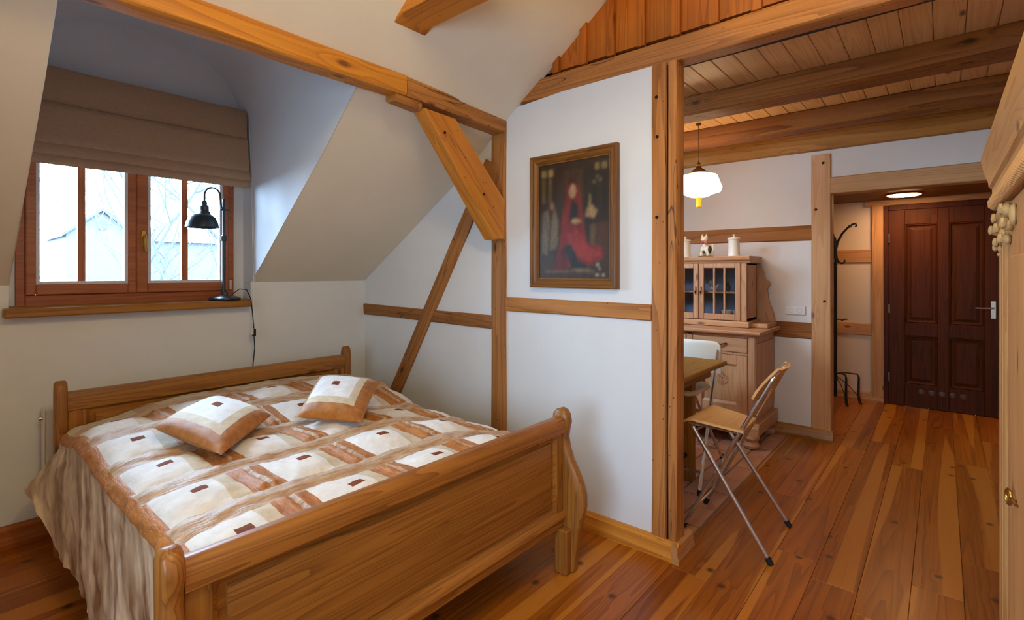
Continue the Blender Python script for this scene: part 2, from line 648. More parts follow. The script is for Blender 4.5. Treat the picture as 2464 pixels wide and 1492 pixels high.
def sstep(a, b, x):
    t = max(0., min(1., (x - a) / (b - a)))
    return t * t * (3 - 2 * t)


# ------------------------------------------------------------------ room shell
RV = [-1.2, .1, 1.331, 1.887, 2.09, 2.397, 2.9, 3.5, 3.75]
RZ = [2.71, 3.67, 2.761, 2.352, 2.2, 1.965, 1.655, 1.287, 1.13]


def roofz(v, u=2.3):
    return interp(v, RV, RZ) + .062 * (1 - sstep(1.5, 2.25, u)) * sstep(3.5, 2.4, v) * sstep(.5, 1.6, v)


def uR(v):
    return interp(v, [2.09, 3.5], [1.345, 1.427])


UL = .285
# sloping plaster ceiling with the dormer opening left out
g = G()
US = [-1.7, UL, .8, 1.2, 1.5, 1.8, 2.05, 2.42]
for i in range(len(RV) - 1):
    v0, v1 = RV[i], RV[i + 1]
    if v1 <= 2.09:
        spans = [(-1.7, -1.7, 2.42, 2.42)]
    elif v0 >= 3.5:
        spans = [(-1.7, -1.7, UL, UL), (uR(v0), uR(v1), 2.42, 2.42)]
    else:
        spans = [(-1.7, -1.7, UL, UL), (uR(v0), uR(v1), 2.42, 2.42)]
    for a0, a1, b0, b1 in spans:
        c0 = [a0] + [u for u in US if max(a0, a1) + .03 < u < min(b0, b1) - .03] + [b0]
        c1 = [a1] + c0[1:-1] + [b1]
        for q in range(len(c0) - 1):
            g.add([(c0[q], v0, roofz(v0, c0[q])), (c0[q + 1], v0, roofz(v0, c0[q + 1])), (c1[q + 1], v1, roofz(v1, c1[q + 1])), (c1[q], v1, roofz(v1, c1[q]))], [[0, 1, 2, 3]])
ceil = struct(g.obj('ceiling', M['plaster2'], smooth=50, weld=.002))
# dormer: cheeks and curved soffit
VW = 3.62
arch = [(0, 2.30), (.012, 2.44), (.11, 2.63), (.28, 2.75), (.56, 2.80)]
g = G()
vs = [2.09, 2.4, 2.9, 3.3, 3.5, VW]
for side in (0, 1):
    low, high = [], []
    for v in vs:
        uu = UL if side == 0 else uR(v)
        zl = roofz(v, uu) - .004 if v < 3.5 else 1.285
        low.append((uu, v, zl)); high.append((uu, v, 2.30))
    for i in range(len(vs) - 1):
        lo0, lo1 = low[i], low[i + 1]
        g.add([lo0, lo1, high[i + 1], high[i]], [[0, 1, 2, 3]])
prof = lambda v: [(UL + d, z) for d, z in arch] + [(uR(v) - d, z) for d, z in arch[-2::-1]]
for i in range(len(vs) - 1):
    A, B = prof(vs[i]), prof(vs[i + 1])
    for k in range(len(A) - 1):
        g.add([(A[k][0], vs[i], A[k][1]), (A[k + 1][0], vs[i], A[k + 1][1]), (B[k + 1][0], vs[i + 1], B[k + 1][1]), (B[k][0], vs[i + 1], B[k][1])], [[0, 1, 2, 3]])
A = prof(2.09)
g.add([(UL, 2.09, 2.255)] + [(p, 2.09, q) for p, q in A] + [(uR(2.09), 2.09, 2.255)], [list(range(len(A) + 2))])
struct(g.obj('wall_dormer', M['plaster'], smooth=45, weld=.002))
# knee wall and window wall
g = G()
g.box(-1.7, UL, 3.5, 3.85, 0, 1.287, 0)
g.box(UL, 1.427, 3.5, 3.85, 0, 1.125, 0)
g.box(1.427, 2.42, 3.5, 3.85, 0, 1.287, 0)
g.box(UL - .05, .318, VW, 3.85, 1.125, 2.9, 0)
g.box(1.36, 1.48, VW, 3.85, 1.125, 2.9, 0)
g.box(.318, 1.36, VW, 3.85, 2.13, 2.9, 0)
g.box(.318, 1.36, VW + .02, 3.85, 1.125, 1.195, 0)
struct(g.obj('wall_window', M['plaster'], smooth=0))
# half-timbered partition on the right
g = G()
for v0, v1 in ((1.03, 1.6), (1.6, 2.0), (2.0, 2.5), (2.5, 3.0), (3.0, 3.6)):
    za, zb = min(2.35, roofz(v0) + .06), min(2.35, roofz(v1) + .06)
    g.prism([(v0, 0), (v1, 0), (v1, zb), (v0, za)], 'x', 2.30, 2.42)
struct(g.obj('wall_right', M['plaster'], smooth=0))
# wall behind the cladding over the opening
g = G()
g.prism([(-1.1, 2.35), (1.95, 2.35), (1.2, 2.9), (.1, 3.75), (-1.1, 2.85)], 'x', 2.345, 2.42)
struct(g.obj('wall_gable', M['subfloor'], smooth=0))
# kitchen and hall walls
g = G()
g.box(4.72, 4.86, .80, 3.3, 0, 2.55, 0)
g.box(4.72, 4.86, -1.0, .80, 2.10, 2.55, 0)
struct(g.obj('wall_far', M['plaster_kitchen'], smooth=0))
struct(G().box(6.5, 6.62, -1.0, 1.9, 0, 2.3, 0).obj('wall_hall', M['plaster_hall'], smooth=0))
struct(G().box(4.86, 6.62, 1.7, 1.85, 0, 2.3, 0).obj('wall_hall_side', M['plaster_hall'], smooth=0))
struct(G().box(2.42, 4.86, 3.2, 3.35, 0, 2.55, 0).obj('wall_kitchen', M['plaster'], smooth=0))
g = G()
g.box(-1.8, 2.42, -1.0, -.82, 0, 3.2, 0)
g.box(2.42, 6.62, -1.0, -.82, 0, 2.55, 0)
struct(g.obj('wall_back', M['plaster'], smooth=0))
struct(G().box(-1.8, -1.65, -1.0, 3.85, 0, 3.9, 0).obj('wall_front', M['plaster'], smooth=0))
struct(G().box(4.86, 6.62, -1.0, 1.85, 2.10, 2.2, 0).obj('ceiling', M['darkbeam'], along='y', smooth=0))

# ------------------------------------------------------------------ floors: wooden planks, brick patch in the kitchen
VB = .972
fl = struct(G().box(-1.8, 6.62, -1.0, 3.85, -.06, -.013, 0).obj('floor', M['subfloor'], smooth=0))
PW = .1705
k0 = int((-1.0 - .614) / PW)
rng = random.Random(11)
for k in range(k0, 18):
    va = .614 + k * PW
    vb = va + PW
    x = -1.6 + rng.uniform(-.5, .4)
    while x < 6.5:
        L = rng.uniform(1.5, 3.1)
        x0, x1 = max(x, -1.65), min(x + L, 6.5)
        x += L
        if x1 - x0 < .05:
            continue
        y0, y1 = max(va, -.82), min(vb, 3.5)
        if y1 - y0 < .02:
            continue
        if x0 < 2.42 or y1 <= VB:
            if y1 > VB:
                x1 = min(x1, 2.40)
            seg = [(x0, x1, y0, y1)]
            if y0 < VB < y1:
                seg = [(x0, x1, y0, y1)]
                if x1 >= 2.39:
                    nx1 = min(x0 + L, 6.5)
                    seg.append((max(x0, 2.40), nx1, y0, VB))
            for s_ in seg:
                if s_[1] - s_[0] > .03:
                    G().box(s_[0] + .0006, s_[1] - .0006, s_[2] + .0006, s_[3] - .0006, -.014, rng.uniform(-.0006, .0006), .0016).obj('plank', M['floor'], fl, along='x', smooth=0)
        elif y0 < VB < y1:
            G().box(x0 + .0006, min(x1, 4.72) - .0006, y0 + .0006, VB, -.014, 0, .0016).obj('plank', M['floor'], fl, along='x', smooth=0)
bf = struct(G().box(2.42, 4.74, VB + .002, 3.2, -.012, -.006, 0).obj('floor', M['mortar'], smooth=0))
bw, bh = .245, .118
nb = 0
for r_ in range(11):
    y0 = VB + .012 + r_ * (bh + .010)
    x = 2.43 - (bw / 2 if r_ % 2 else 0)
    while x < 4.70:
        x0, x1 = max(x, 2.425), min(x + bw, 4.715)
        x += bw + .010
        if x1 - x0 < .04:
            continue
        zt = rng.uniform(-.003, .001)
        G().box(x0 + rng.uniform(0, .003), x1 - rng.uniform(0, .003), y0 + rng.uniform(0, .002), y0 + bh - rng.uniform(0, .002), -.010, zt, .003).obj('brick', M['brick'], bf, smooth=0)
G().box(2.42, 4.70, VB + .012 + 11 * (bh + .010), 3.19, -.010, -.002, 0).obj('brick_paving', M['brick'], bf, smooth=0)

# ------------------------------------------------------------------ kitchen ceiling of planks
kc = struct(G().box(2.345, 4.80, -1.0, 3.3, 2.512, 2.56, 0).obj('ceiling', M['subfloor'], smooth=0))
k = 0
v = 1.073 + .1155 * 8
while v > -.85:
    G().box(2.36, 4.74, v - .1155 + .001, v - .001, 2.5, 2.514, .0035).obj('plank', M['ceilplank'], kc, along='x', smooth=0)
    v -= .1155

# ------------------------------------------------------------------ timbers
def timber(name, label, p0, p1, w_, h_, mat, seed, n=12, amp=.004, ch=.008, up=None, sect=None, cat='beam', group=None):
    o = G().beam(p0, p1, sect or rect(w_, h_, ch), n, amp, up, seed=seed).obj(name, mat, along=Vector(p1) - Vector(p0), smooth=40)
    return tag(o, label, cat, group)


def peg_holes(parent, pts, axis='x', r=.008, d=.004):
    for p in pts:
        G().lathe([(r, -d), (r, d)], p, 10, axis=axis).obj('peg_hole', M['hole'], parent)


# header beam over the opening (top carries the cladding)
hdr = timber('header_beam', 'long rough header beam across the kitchen opening under the orange boards',
             (2.35, 2.02, 2.403), (2.35, -.82, 2.403), .10, .116, M['beam'], 3, 30, .006, .010)
# trim its far end under the sloping ceiling is hidden behind plaster
post = timber('timber_post', 'tall cracked timber post at the free end of the white partition',
              (2.336, 1.006, .0), (2.336, 1.006, 2.345), .125, .095, M['beam'], 5, 26, .004,
              sect=[(-.041, -.0625), (.043, -.0625), (.048, -.056), (.048, .056), (.043, .0625), (-.041, .0625), (-.047, .056), (-.047, .012), (-.047, -.008), (-.030, -.016), (-.047, -.022), (-.047, -.056)], up=(0, 1, 0), cat='post')
G().beam((2.298, .991, .01), (2.298, .989, 2.33), [(-.004, -.0035), (.004, -.0035), (.004, .0035), (-.004, .0035)], 30, .006, (0, 1, 0), seed=77).obj('crack', M['hole'], post, along='z')  # dark strip laid in the notch, stands in for the shade inside the crack
peg_holes(post, [(2.290, 1.038, 2.0), (2.290, 1.040, 1.615), (2.290, 1.042, 2.19)], 'x', .008, .004)
# corner post, purlin, braces
cp = timber('timber_post', 'slim timber post in the partition below the purlin beam',
            (2.317, 2.062, 0), (2.317, 2.062, 2.22), .115, .07, M['rail'], 8, 26, .005,
            sect=rect(.07, .115, .008), up=(0, 1, 0), cat='post')
pu = timber('purlin_beam', 'long honey coloured purlin beam crossing above the bed from the dormer',
            (-1.65, 2.05, 2.268), (1.552, 2.05, 2.272), .10, .098, M['beam_or'], 11, 24, .004)
g = G().beam((1.556, 2.05, 2.262), (2.30, 2.055, 2.232), rect(.10, .082, .007), 10, .004, seed=4)
g.beam((1.556, 2.05, 2.305), (2.02, 2.05, 2.293), rect(.094, .016, .004), 6, .003, seed=5)
g.beam((1.50, 2.06, 2.214), (1.66, 2.06, 2.205), rect(.085, .05, .012), 3, .003, seed=6)
pe = tag(g.obj('purlin_beam', M['beam'], along='x', smooth=40), 'short purlin end piece jointed onto the corner post above the brace', 'beam')
# brace from the post up to the purlin, in front of the slope
br = G()
fa = [(1.665, 2.19), (1.885, 2.185), (2.29, 1.785), (2.285, 1.55), (2.20, 1.545), (2.145, 1.61)]
br.prism(fa, 'y', 2.003, 2.10, bev=.008)
bro = tag(br.obj('brace', M['beam_or'], along=(.6, 0, -.64), smooth=30), 'thick honey coloured brace from the slim post up to the purlin', 'beam')
peg_holes(bro, [(1.80, 2.002, 2.09), (2.10, 2.002, 1.80)], 'y', .007)
# long diagonal brace in the wall
dsec = rect(.05, .103, .006)
db = timber('brace', 'slim dark diagonal brace crossing the rail on the white partition',
            (2.303, 3.385, 0), (2.303, 2.12, 2.03), .1, .1, M['rail'], 14, 24, .004, up=(1, 0, 0), sect=[(y, x) for x, y in dsec])
# rails in the partition
timber('wall_rail', 'dark weathered rail crossed by the diagonal brace on the partition', (2.302, 3.50, 1.062), (2.302, 2.115, 1.045), .03, .084, M['rail'], 21, 16, .005, cat='rail')
timber('wall_rail', 'worm-eaten rail below the framed painting on the partition', (2.302, 2.005, 1.160), (2.302, 1.07, 1.156), .03, .082, M['beam'], 22, 12, .004, cat='rail')
# collar beam sticking out of the slope
cb = G()
cs = [(1.37, 2.445), (1.545, 2.445), (1.545, 2.60), (1.37, 2.60)]
cb.prism([(2.03, 2.452), (1.83, 2.452), (1.78, 2.475), (.6, 2.475), (.6, 2.64), (1.45, 2.64), (1.70, 2.56)], 'x', 1.35, 1.53, bev=.006)
tag(cb.obj('collar_beam', M['beam_or'], along='y', smooth=30), 'stub of collar beam jutting out of the white sloping ceiling', 'beam')
# kitchen ceiling beams
timber('ceiling_beam', 'dark ceiling beam over the table, nearest to the kitchen opening', (3.34, 3.2, 2.44), (3.34, -.82, 2.44), .18, .13, M['darkbeam'], 31, 24, .006, .012)
timber('ceiling_beam', 'dark ceiling beam in the middle, carrying the hanging lamp', (4.15, 3.2, 2.44), (4.15, -.82, 2.44), .19, .13, M['darkbeam'], 32, 24, .006, .012)
timber('ceiling_beam', 'lighter ceiling beam lying along the top of the far kitchen wall', (4.72, 3.2, 2.42), (4.72, -.82, 2.40), .14, .15, M['wallplate'], 33, 24, .004, .008)
# far wall frame: post, header, rails
fp = timber('timber_post', 'smooth pale timber post at the corner of the hall opening', (4.775, .745, 0), (4.775, .745, 2.30), .13, .14, M['post_lt'], 41, 14, .002,
            sect=rect(.135, .138, .006), up=(0, 1, 0), cat='post')
peg_holes(fp, [(4.706, .73, 2.23), (4.706, .78, 1.86), (4.706, .72, 1.12)], 'x', .010)
timber('header_beam', 'smooth timber lintel over the opening into the hall', (4.775, .68, 2.045), (4.775, -.82, 2.045), .14, .13, M['post_lt'], 42, 12, .002)
timber('wall_rail', 'brown rail across the far kitchen wall behind the canisters', (4.725, 3.2, 1.685), (4.725, .81, 1.675), .03, .125, M['darkbeam'], 43, 14, .003, cat='rail')
timber('wall_rail', 'brown rail across the far kitchen wall below the double socket', (4.725, 3.2, .873), (4.725, .81, .873),   .03, .135, M['darkbeam'], 44, 14, .003, cat='rail')
# hall wall frame
timber('timber_post', 'timber post between the coat stand and the dark door', (6.50, .51, 0), (6.50, .51, 2.1), .05, .11, M['post_lt'], 45, 10, .003, sect=rect(.11, .06, .006), up=(1, 0, 0), cat='post')
timber('wall_rail', 'upper hall wall rail behind the coat stand', (6.505, 1.7, 1.53), (6.505, .56, 1.523), .04, .14, M['post_lt'], 46, 8, .004, cat='rail')
timber('wall_rail', 'lower hall wall rail behind the coat stand', (6.505, 1.7, .75), (6.505, .56, .75), .04, .13, M['post_lt'], 47, 8, .004, cat='rail')
timber('header_beam', 'timber lintel directly above the dark hall door', (6.49, .62, 2.07), (6.49, -.82, 2.07), .06, .06, M['post_lt'], 48, 6, .002)

# board and batten cladding over the header
gw = sempty('wall_cladding', (2.33, 0, 2.46))
bats = [1.64, 1.462, 1.297, 1.13, .952, .777, .60, .425, .25, .075, -.10, -.275, -.45, -.625]
edges = [1.76] + bats + [-.8]
for i in range(len(edges) - 1):
    a, b = edges[i + 1], edges[i]
    zt = lambda v_: min(roofz(v_) + .012, 3.66)
    poly = [(a, 2.478), (b, 2.478), (b, zt(b))] + ([(.1, 3.66)] if a < .1 < b else []) + [(a, zt(a))]
    G().prism(poly, 'x', 2.318, 2.344, bev=.001).obj('board', M['board'], gw, along='z', smooth=0)
for b in bats:
    a0, b0 = b - .021, b + .021
    poly = [(a0, 2.463), (b0, 2.463), (b0, zt(b0)), (a0, zt(a0))]
    G().prism(poly, 'x', 2.296, 2.320, bev=.002).obj('batten', M['board'], gw, along='z', smooth=0)

# baseboards
def base(name, poly, axis, a0, a1, mat):
    return struct(G().prism(poly, axis, a0, a1).obj(name, mat, smooth=0))
bp = lambda x0, s_: [(x0, 0), (x0 + s_ * .035, 0), (x0 + s_ * .037, .02), (x0 + s_ * .030, .045), (x0 + s_ * .026, .075), (x0 + s_ * .014, .088), (x0, .09)]
base('baseboard_right', bp(2.299, -1), 'y', .93, 2.0, M['beam_or'])
base('baseboard_end', [(x, z) for x, z in bp(.958, -1)], 'x', 2.262, 2.46, M['post_lt'])
base('baseboard_left', [(x, z * 1.2) for x, z in bp(3.499, -1)], 'x', -1.6, 2.29, M['board'])
base('baseboard_far', bp(4.719, -1), 'y', .66, 1.1, M['sill'])
base('baseboard_hall', bp(6.499, -1), 'y', .45, 1.7, M['post_lt'])

# ------------------------------------------------------------------ window, sill, blind
wn = sempty('window_1', (.838, 3.63, 1.197))
g = G()
for x0, x1, z0, z1 in ((.316, .354, 1.170, 2.13), (1.323, 1.362, 1.170, 2.13), (.352, 1.325, 1.170, 1.232), (.352, 1.325, 2.09, 2.13)):
    g.box(x0, x1, 3.605, 3.675, z0, z1, .004)
g.obj('window_frame', M['window'], wn, along='x')


def sash(x0, x1, gx0, gx1, mu):
    zb, zt_ = 1.232, 2.09
    gz0, gz1 = 1.300, 2.03
    g = G()
    g.box(x0, gx0 - .012, 3.59, 3.65, zb, zt_, .005)
    g.box(gx1 + .012, x1, 3.59, 3.65, zb, zt_, .005)
    g.box(gx0 - .012, gx1 + .012, 3.59, 3.65, zb, gz0 - .012, .005)
    g.box(gx0 - .012, gx1 + .012, 3.59, 3.65, gz1 + .012, zt_, .005)
    s_ = g.obj('sash', M['window'], wn, along='x')
    b = G()
    for q in ((gx0 - .014, gx0 + .004, gz0 - .014, gz1 + .014), (gx1 - .004, gx1 + .014, gz0 - .014, gz1 + .014), (gx0 + .004, gx1 - .004, gz0 - .014, gz0 + .004), (gx0 + .004, gx1 - .004, gz1 - .004, gz1 + .014)):
        b.box(q[0], q[1], 3.597, 3.640, q[2], q[3], .002)
    b.obj('glazing_bead', M['spacer'], s_)
    G().box(mu - .017, mu + .017, 3.60, 3.645, gz0 - .006, gz1 + .006, .005).obj('muntin', M['window'], s_, along='z')
    G().box(gx0 - .006, mu - .016, 3.619, 3.625, gz0 - .006, gz1 + .006, 0).obj('pane', M['glass'], s_)
    G().box(mu + .016, gx1 + .006, 3.619, 3.625, gz0 - .006, gz1 + .006, 0).obj('pane', M['glass'], s_)
    return s_


sash(.352, .8236, .405, .772, .577)
sr = sash(.8242, 1.325, .892, 1.278, 1.075)
G().box(.80, .848, 3.652, 3.668, 1.235, 2.09, .003).obj('meeting_strip', M['window'], wn, along='z')
g = G().box(.846, .868, 3.582, 3.590, 1.50, 1.60, .003)
g.tube([(.857, 3.585, 1.565), (.857, 3.555, 1.567), (.857, 3.548, 1.555), (.859, 3.548, 1.50), (.860, 3.552, 1.475)], [.007, .008, .009, .008, .006])
g.obj('window_handle', M['brass'], wn)
for z in (1.27, 1.95):
    G().lathe([(.007, -.03), (.008, -.028), (.008, .028), (.007, .03)], (1.335, 3.588, z), 10).obj('hinge', M['spacer'], wn)

g = G().prism([(3.43, 1.128), (3.425, 1.135), (3.425, 1.163), (3.432, 1.172), (3.62, 1.178), (3.62, 1.128)], 'x', .262, 1.405, bev=.004)
g.box(1.40, 1.43, 3.505, 3.62, 1.128, 1.175, 0)
struct(g.obj('trim_1', M['sill'], along='x'))

# roman blind in folds
bl = thing('roman_blind', 'taupe linen roman blind half lowered over the dormer window', 'blind', (.9, 3.52, 1.91))


def cloth_strip(name, x0, x1, prof, parent, mat, th=.004):
    """profile (y,z) swept along x with small ripples"""
    n = 40
    v, f = [], []
    m = len(prof)
    for i in range(n + 1):
        x = x0 + (x1 - x0) * i / n
        for k, (y, z) in enumerate(prof):
            dy = noise.noise(Vector((x * 3, z * 2, 3.))) * .004
            dz = noise.noise(Vector((x * 4, k * .5, 9.))) * .0025
            v.append((x, y + dy, z + dz))
    for i in range(n):
        for k in range(m - 1):
            f.append([i * m + k, (i + 1) * m + k, (i + 1) * m + k + 1, i * m + k + 1])
    v2 = [(x, y + th, z) for x, y, z in v]
    o = len(v)
    f2 = [[q + o for q in reversed(t)] for t in f]
    side = []
    for i in range(n):
        side += [[i * m, i * m + o, (i + 1) * m + o, (i + 1) * m], [i * m + m - 1, (i + 1) * m + m - 1, (i + 1) * m + m - 1 + o, i * m + m - 1 + o]]
    for k in range(m - 1):
        side += [[k, k + 1, k + 1 + o, k + o], [n * m + k, n * m + k + o, n * m + k + 1 + o, n * m + k + 1]]
    return G().add(v + v2, f + f2 + side).obj(name, mat, parent, along='x', smooth=50)


cloth_strip('panel', .29, 1.406, [(3.525, 2.425), (3.512, 2.40), (3.508, 2.30), (3.506, 2.236)], bl, M['blind'])
cloth_strip('panel', .29, 1.406, [(3.510, 2.238), (3.492, 2.226), (3.486, 2.20), (3.484, 2.12), (3.476, 2.06), (3.468, 2.028), (3.476, 2.016), (3.500, 2.022)], bl, M['blind'])
cloth_strip('fold', .288, 1.41, [(3.505, 2.05), (3.484, 2.03), (3.468, 2.00), (3.462, 1.975), (3.466, 1.962), (3.478, 1.955), (3.500, 1.965)], bl, M['blind'])
cloth_strip('fold', .288, 1.41, [(3.505, 1.985), (3.482, 1.965), (3.470, 1.945), (3.466, 1.925), (3.472, 1.912), (3.484, 1.908), (3.505, 1.925)], bl, M['blind'])
G().box(.29, 1.405, 3.53, 3.60, 2.36, 2.42, .003).obj('head_rail', M['white_paint'], bl)
cord = G().tube([(1.416, 3.50, 2.40), (1.418, 3.47, 2.0), (1.410, 3.413, 1.3), (1.408, 3.412, 1.02)], .0012, 6)
cord.tube([(1.420, 3.50, 2.40), (1.424, 3.47, 2.0), (1.420, 3.413, 1.3), (1.404, 3.413, .99)], .0012, 6)
cord.obj('pull_cord', M['white_paint'], bl)
G().box(1.394, 1.410, 3.404, 3.418, .945, .99, .004).obj('cord_weight', M['plug'], bl)

# ------------------------------------------------------------------ outside
struct(G().box(-40, 60, 4.2, 90, -3.3, -3.0, 0).obj('ground', M['snow_ground'], smooth=0))
g = G()
hx, hy = 9.6, 52.
g.prism([(hx - 2.2, -3), (hx + 2.2, -3), (hx + 2.2, 4.4), (hx, 6.3), (hx - 2.2, 4.4)], 'y', hy, hy + 9)
hs = thing('neighbour_house', 'pale gabled house far outside the left window sash', 'house', (hx, hy + 4, -3))
g.obj('house_wall', M['render_wall'], hs, smooth=0)
G().prism([(hx - 2.5, 4.15), (hx, 6.35), (hx + 2.5, 4.15), (hx + 2.5, 4.4), (hx, 6.6), (hx - 2.5, 4.4)], 'y', hy - .3, hy + 9.3).obj('roof', M['bark'], hs, smooth=0)
G().lathe([(.4, -.05), (.4, .05)], (hx, hy - .02, 5.2), 16, axis='y').obj('round_window', M['bark'], hs)
g = G().box(hx + 2.6, hx + 10, hy + 1, hy + 8, -3, 4.2, 0)
hs2 = thing('neighbour_house', 'low house wing with a red roof outside the window', 'house', (hx + 5, hy + 4, -3))
g.obj('house_wall', M['render_wall'], hs2, smooth=0)
G().prism([(hy + .6, 4.1), (hy + 4.5, 5.6), (hy + 8.4, 4.1)], 'x', hx + 2.7, hx + 10.3).obj('roof', M['tile_red'], hs2, smooth=0)
g = G()
rg = random.Random(3)
for i in range(60):
    x = -12 + i * .9
    g.ball((x, 40 + rg.uniform(-1, 1), -1.2), rg.uniform(.8, 1.4), rg.uniform(.8, 1.2), rg.uniform(1.2, 2.2), 8)
ho = g.obj('hedge', M['hedge'])
tag(ho, 'distant bluish hedge line beyond the window', 'hedge', kind='stuff')


def bare_tree(loc, h, seed, label):
    rg = random.Random(seed)
    g = G()

    def grow(p, d, L, r, lev):
        pts, rs = [p], [r]
        q = p.copy()
        dd = d.copy()
        n = 5
        for i in range(n):
            dd = (dd + Vector((rg.uniform(-.25, .25), rg.uniform(-.25, .25), rg.uniform(-.10, .18)))).normalized()
            q = q + dd * (L / n)
            pts.append(q.copy())
            rs.append(r * (1 - .6 * (i + 1) / n))
            if lev < 3 and i >= 1:
                for _ in range(2 if lev < 2 else 1):
                    nd = (dd + Vector((rg.uniform(-1, 1), rg.uniform(-1, 1), rg.uniform(-.3, .6)))).normalized()
                    grow(q, nd, L * rg.uniform(.4, .65), r * .45, lev + 1)
        g.tube(pts, rs, 5, caps=False)
    grow(Vector(loc), Vector((.05, 0, 1)), h, .07, 0)
    return tag(g.obj('bare_tree', M['bark'], along='z'), label, 'tree')


bare_tree((1.3, 9.5, -3.0), 5.2, 5, 'leafless tree with thin pale branches outside the left sash')
bare_tree((3.0, 11.5, -3.0), 5.0, 9, 'leafless tree standing further off behind the window handle')
g = G()
tp = Vector((6.1, 13.0, -3.0))
g.tube([tp, tp + Vector((0, 0, 7))], [.14, .03], 7)
g2 = G()
rg = random.Random(8)
for i in range(120):
    t = rg.random()
    z = .6 + t * 6.2
    a = rg.uniform(0, 6.28)
    L = (1 - t) * 1.9 + .25
    p = tp + Vector((0, 0, z))
    e = p + Vector((math.cos(a) * L, math.sin(a) * L, -.25 * L))
    g2.tube([p, (p + e) / 2 + Vector((0, 0, .1)), e], [.05, .09, .01], 5, caps=False)
    for s_ in (-1, 1):
        for t2 in (.45, .7):
            m_ = p + (e - p) * t2
            side = Vector((-math.sin(a), math.cos(a), 0)) * s_ * L * .3
            g2.tube([m_, m_ + side + (e - p) * .2], [.05, .01], 4, caps=False)
ct = thing('conifer_tree', 'green conifer outside the right window sash beside the lamp', 'tree', tp)
g.obj('trunk', M['bark'], ct)
fo = g2.obj('foliage', M['conifer'], ct)
fo['kind'] = 'stuff'

# ------------------------------------------------------------------ bed
bed = thing('bed', 'wide honey pine sleigh bed with panelled footboard and headboard', 'bed', (1.15, 2.25, 0))
BM = M['bed']
sprof = [(1.377, .662), (1.374, .70), (1.355, .722), (1.333, .730), (1.308, .722), (1.293, .70), (1.289, .668), (1.298, .63), (1.303, .60), (1.293, .55), (1.274, .505),
         (1.245, .455), (1.222, .41), (1.207, .36), (1.206, .31), (1.216, .262), (1.236, .19), (1.250, .09), (1.260, 0), (1.335, 0), (1.342, .20), (1.372, .24), (1.372, .60)]
for x0, x1 in ((.345, .389), (1.898, 1.942)):
    G().prism(sprof, 'x', x0, x1, bev=.007).obj('footboard_post', BM, bed, along='z', smooth=50)
g = G().prism([(1.300, .625), (1.298, .66), (1.302, .684), (1.316, .694), (1.345, .694), (1.356, .684), (1.356, .625)], 'x', .389, 1.898)
g.obj('top_rail', BM, bed, along='x', smooth=50)
G().box(.389, .452, 1.312, 1.348, .27, .625, .004).obj('stile', BM, bed, along='z')
G().box(1.845, 1.898, 1.312, 1.348, .27, .625, .004).obj('stile', BM, bed, along='z')
G().prism([(1.306, .205), (1.306, .235), (1.298, .243), (1.300, .262), (1.312, .272), (1.350, .272), (1.350, .205)], 'x', .389, 1.898).obj('bottom_rail', BM, bed, along='x', smooth=50)
# panel with moulded edge
g = G()
px0, px1, pz0, pz1 = .452, 1.845, .272, .625
ring = [(0, 1.316), (.012, 1.324), (.030, 1.328), (.034, 1.320), (.046, 1.318)]
vv, ff = [], []
for d_, y_ in ring:
    vv += [(px0 + d_, y_, pz0 + d_), (px1 - d_, y_, pz0 + d_), (px1 - d_, y_, pz1 - d_), (px0 + d_, y_, pz1 - d_)]
for i in range(len(ring) - 1):
    for k in range(4):
        k2 = (k + 1) % 4
        ff.append([i * 4 + k, i * 4 + k2, (i + 1) * 4 + k2, (i + 1) * 4 + k])
L_ = (len(ring) - 1) * 4
ff.append([L_, L_ + 1, L_ + 2, L_ + 3])
g.add(vv, ff)
g.box(px0, px1, 1.33, 1.342, pz0, pz1, 0)
g.obj('panel', BM, bed, along='x', smooth=20)
# small inner leg blocks at the foot
G().box(1.858, 1.9, 1.268, 1.335, 0, .20, .006).obj('leg', BM, bed, along='z')
G().box(.387, .43, 1.268, 1.335, 0, .20, .006).obj('leg', BM, bed, along='z')
# headboard
hp = [(3.235, 0), (3.165, 0), (3.165, .78), (3.17, .81), (3.182, .828), (3.20, .834), (3.218, .828), (3.23, .81), (3.235, .78)]
for x0, x1 in ((.412, .458), (1.925, 1.972)):
    G().prism(hp, 'x', x0, x1, bev=.008).obj('headboard_post', BM, bed, along='z', smooth=50)
G().prism([(3.172, .69), (3.170, .75), (3.176, .770), (3.19, .776), (3.215, .776), (3.222, .765), (3.222, .69)], 'x', .458, 1.925).obj('top_rail', BM, bed, along='x', smooth=50)
G().box(.458, .53, 3.178, 3.215, .28, .69, .004).obj('stile', BM, bed, along='z')
G().box(1.86, 1.925, 3.178, 3.215, .28, .69, .004).obj('stile', BM, bed, along='z')
G().box(.53, 1.86, 3.178, 3.215, .28, .40, .004).obj('bottom_rail', BM, bed, along='x')
g = G()
px0, px1, pz0, pz1 = .53, 1.86, .40, .69
vv = []
ring = [(0, 3.182), (.014, 3.192), (.03, 3.194), (.036, 3.186), (.05, 3.184)]
for d_, y_ in ring:
    vv += [(px0 + d_, y_, pz0 + d_), (px1 - d_, y_, pz0 + d_), (px1 - d_, y_, pz1 - d_), (px0 + d_, y_, pz1 - d_)]
g.add(vv, ff)
g.box(px0, px1, 3.197, 3.21, pz0, pz1, 0)
g.obj('panel', BM, bed, along='x', smooth=20)
for x0, x1 in ((.435, .465), (1.885, 1.915)):
    G().box(x0, x1, 1.345, 3.175, .22, .36, .004).obj('side_rail', BM, bed, along='y')
G().box(.47, 1.88, 1.36, 3.16, .30, .34, 0).obj('slat_base', BM, bed, along='x')

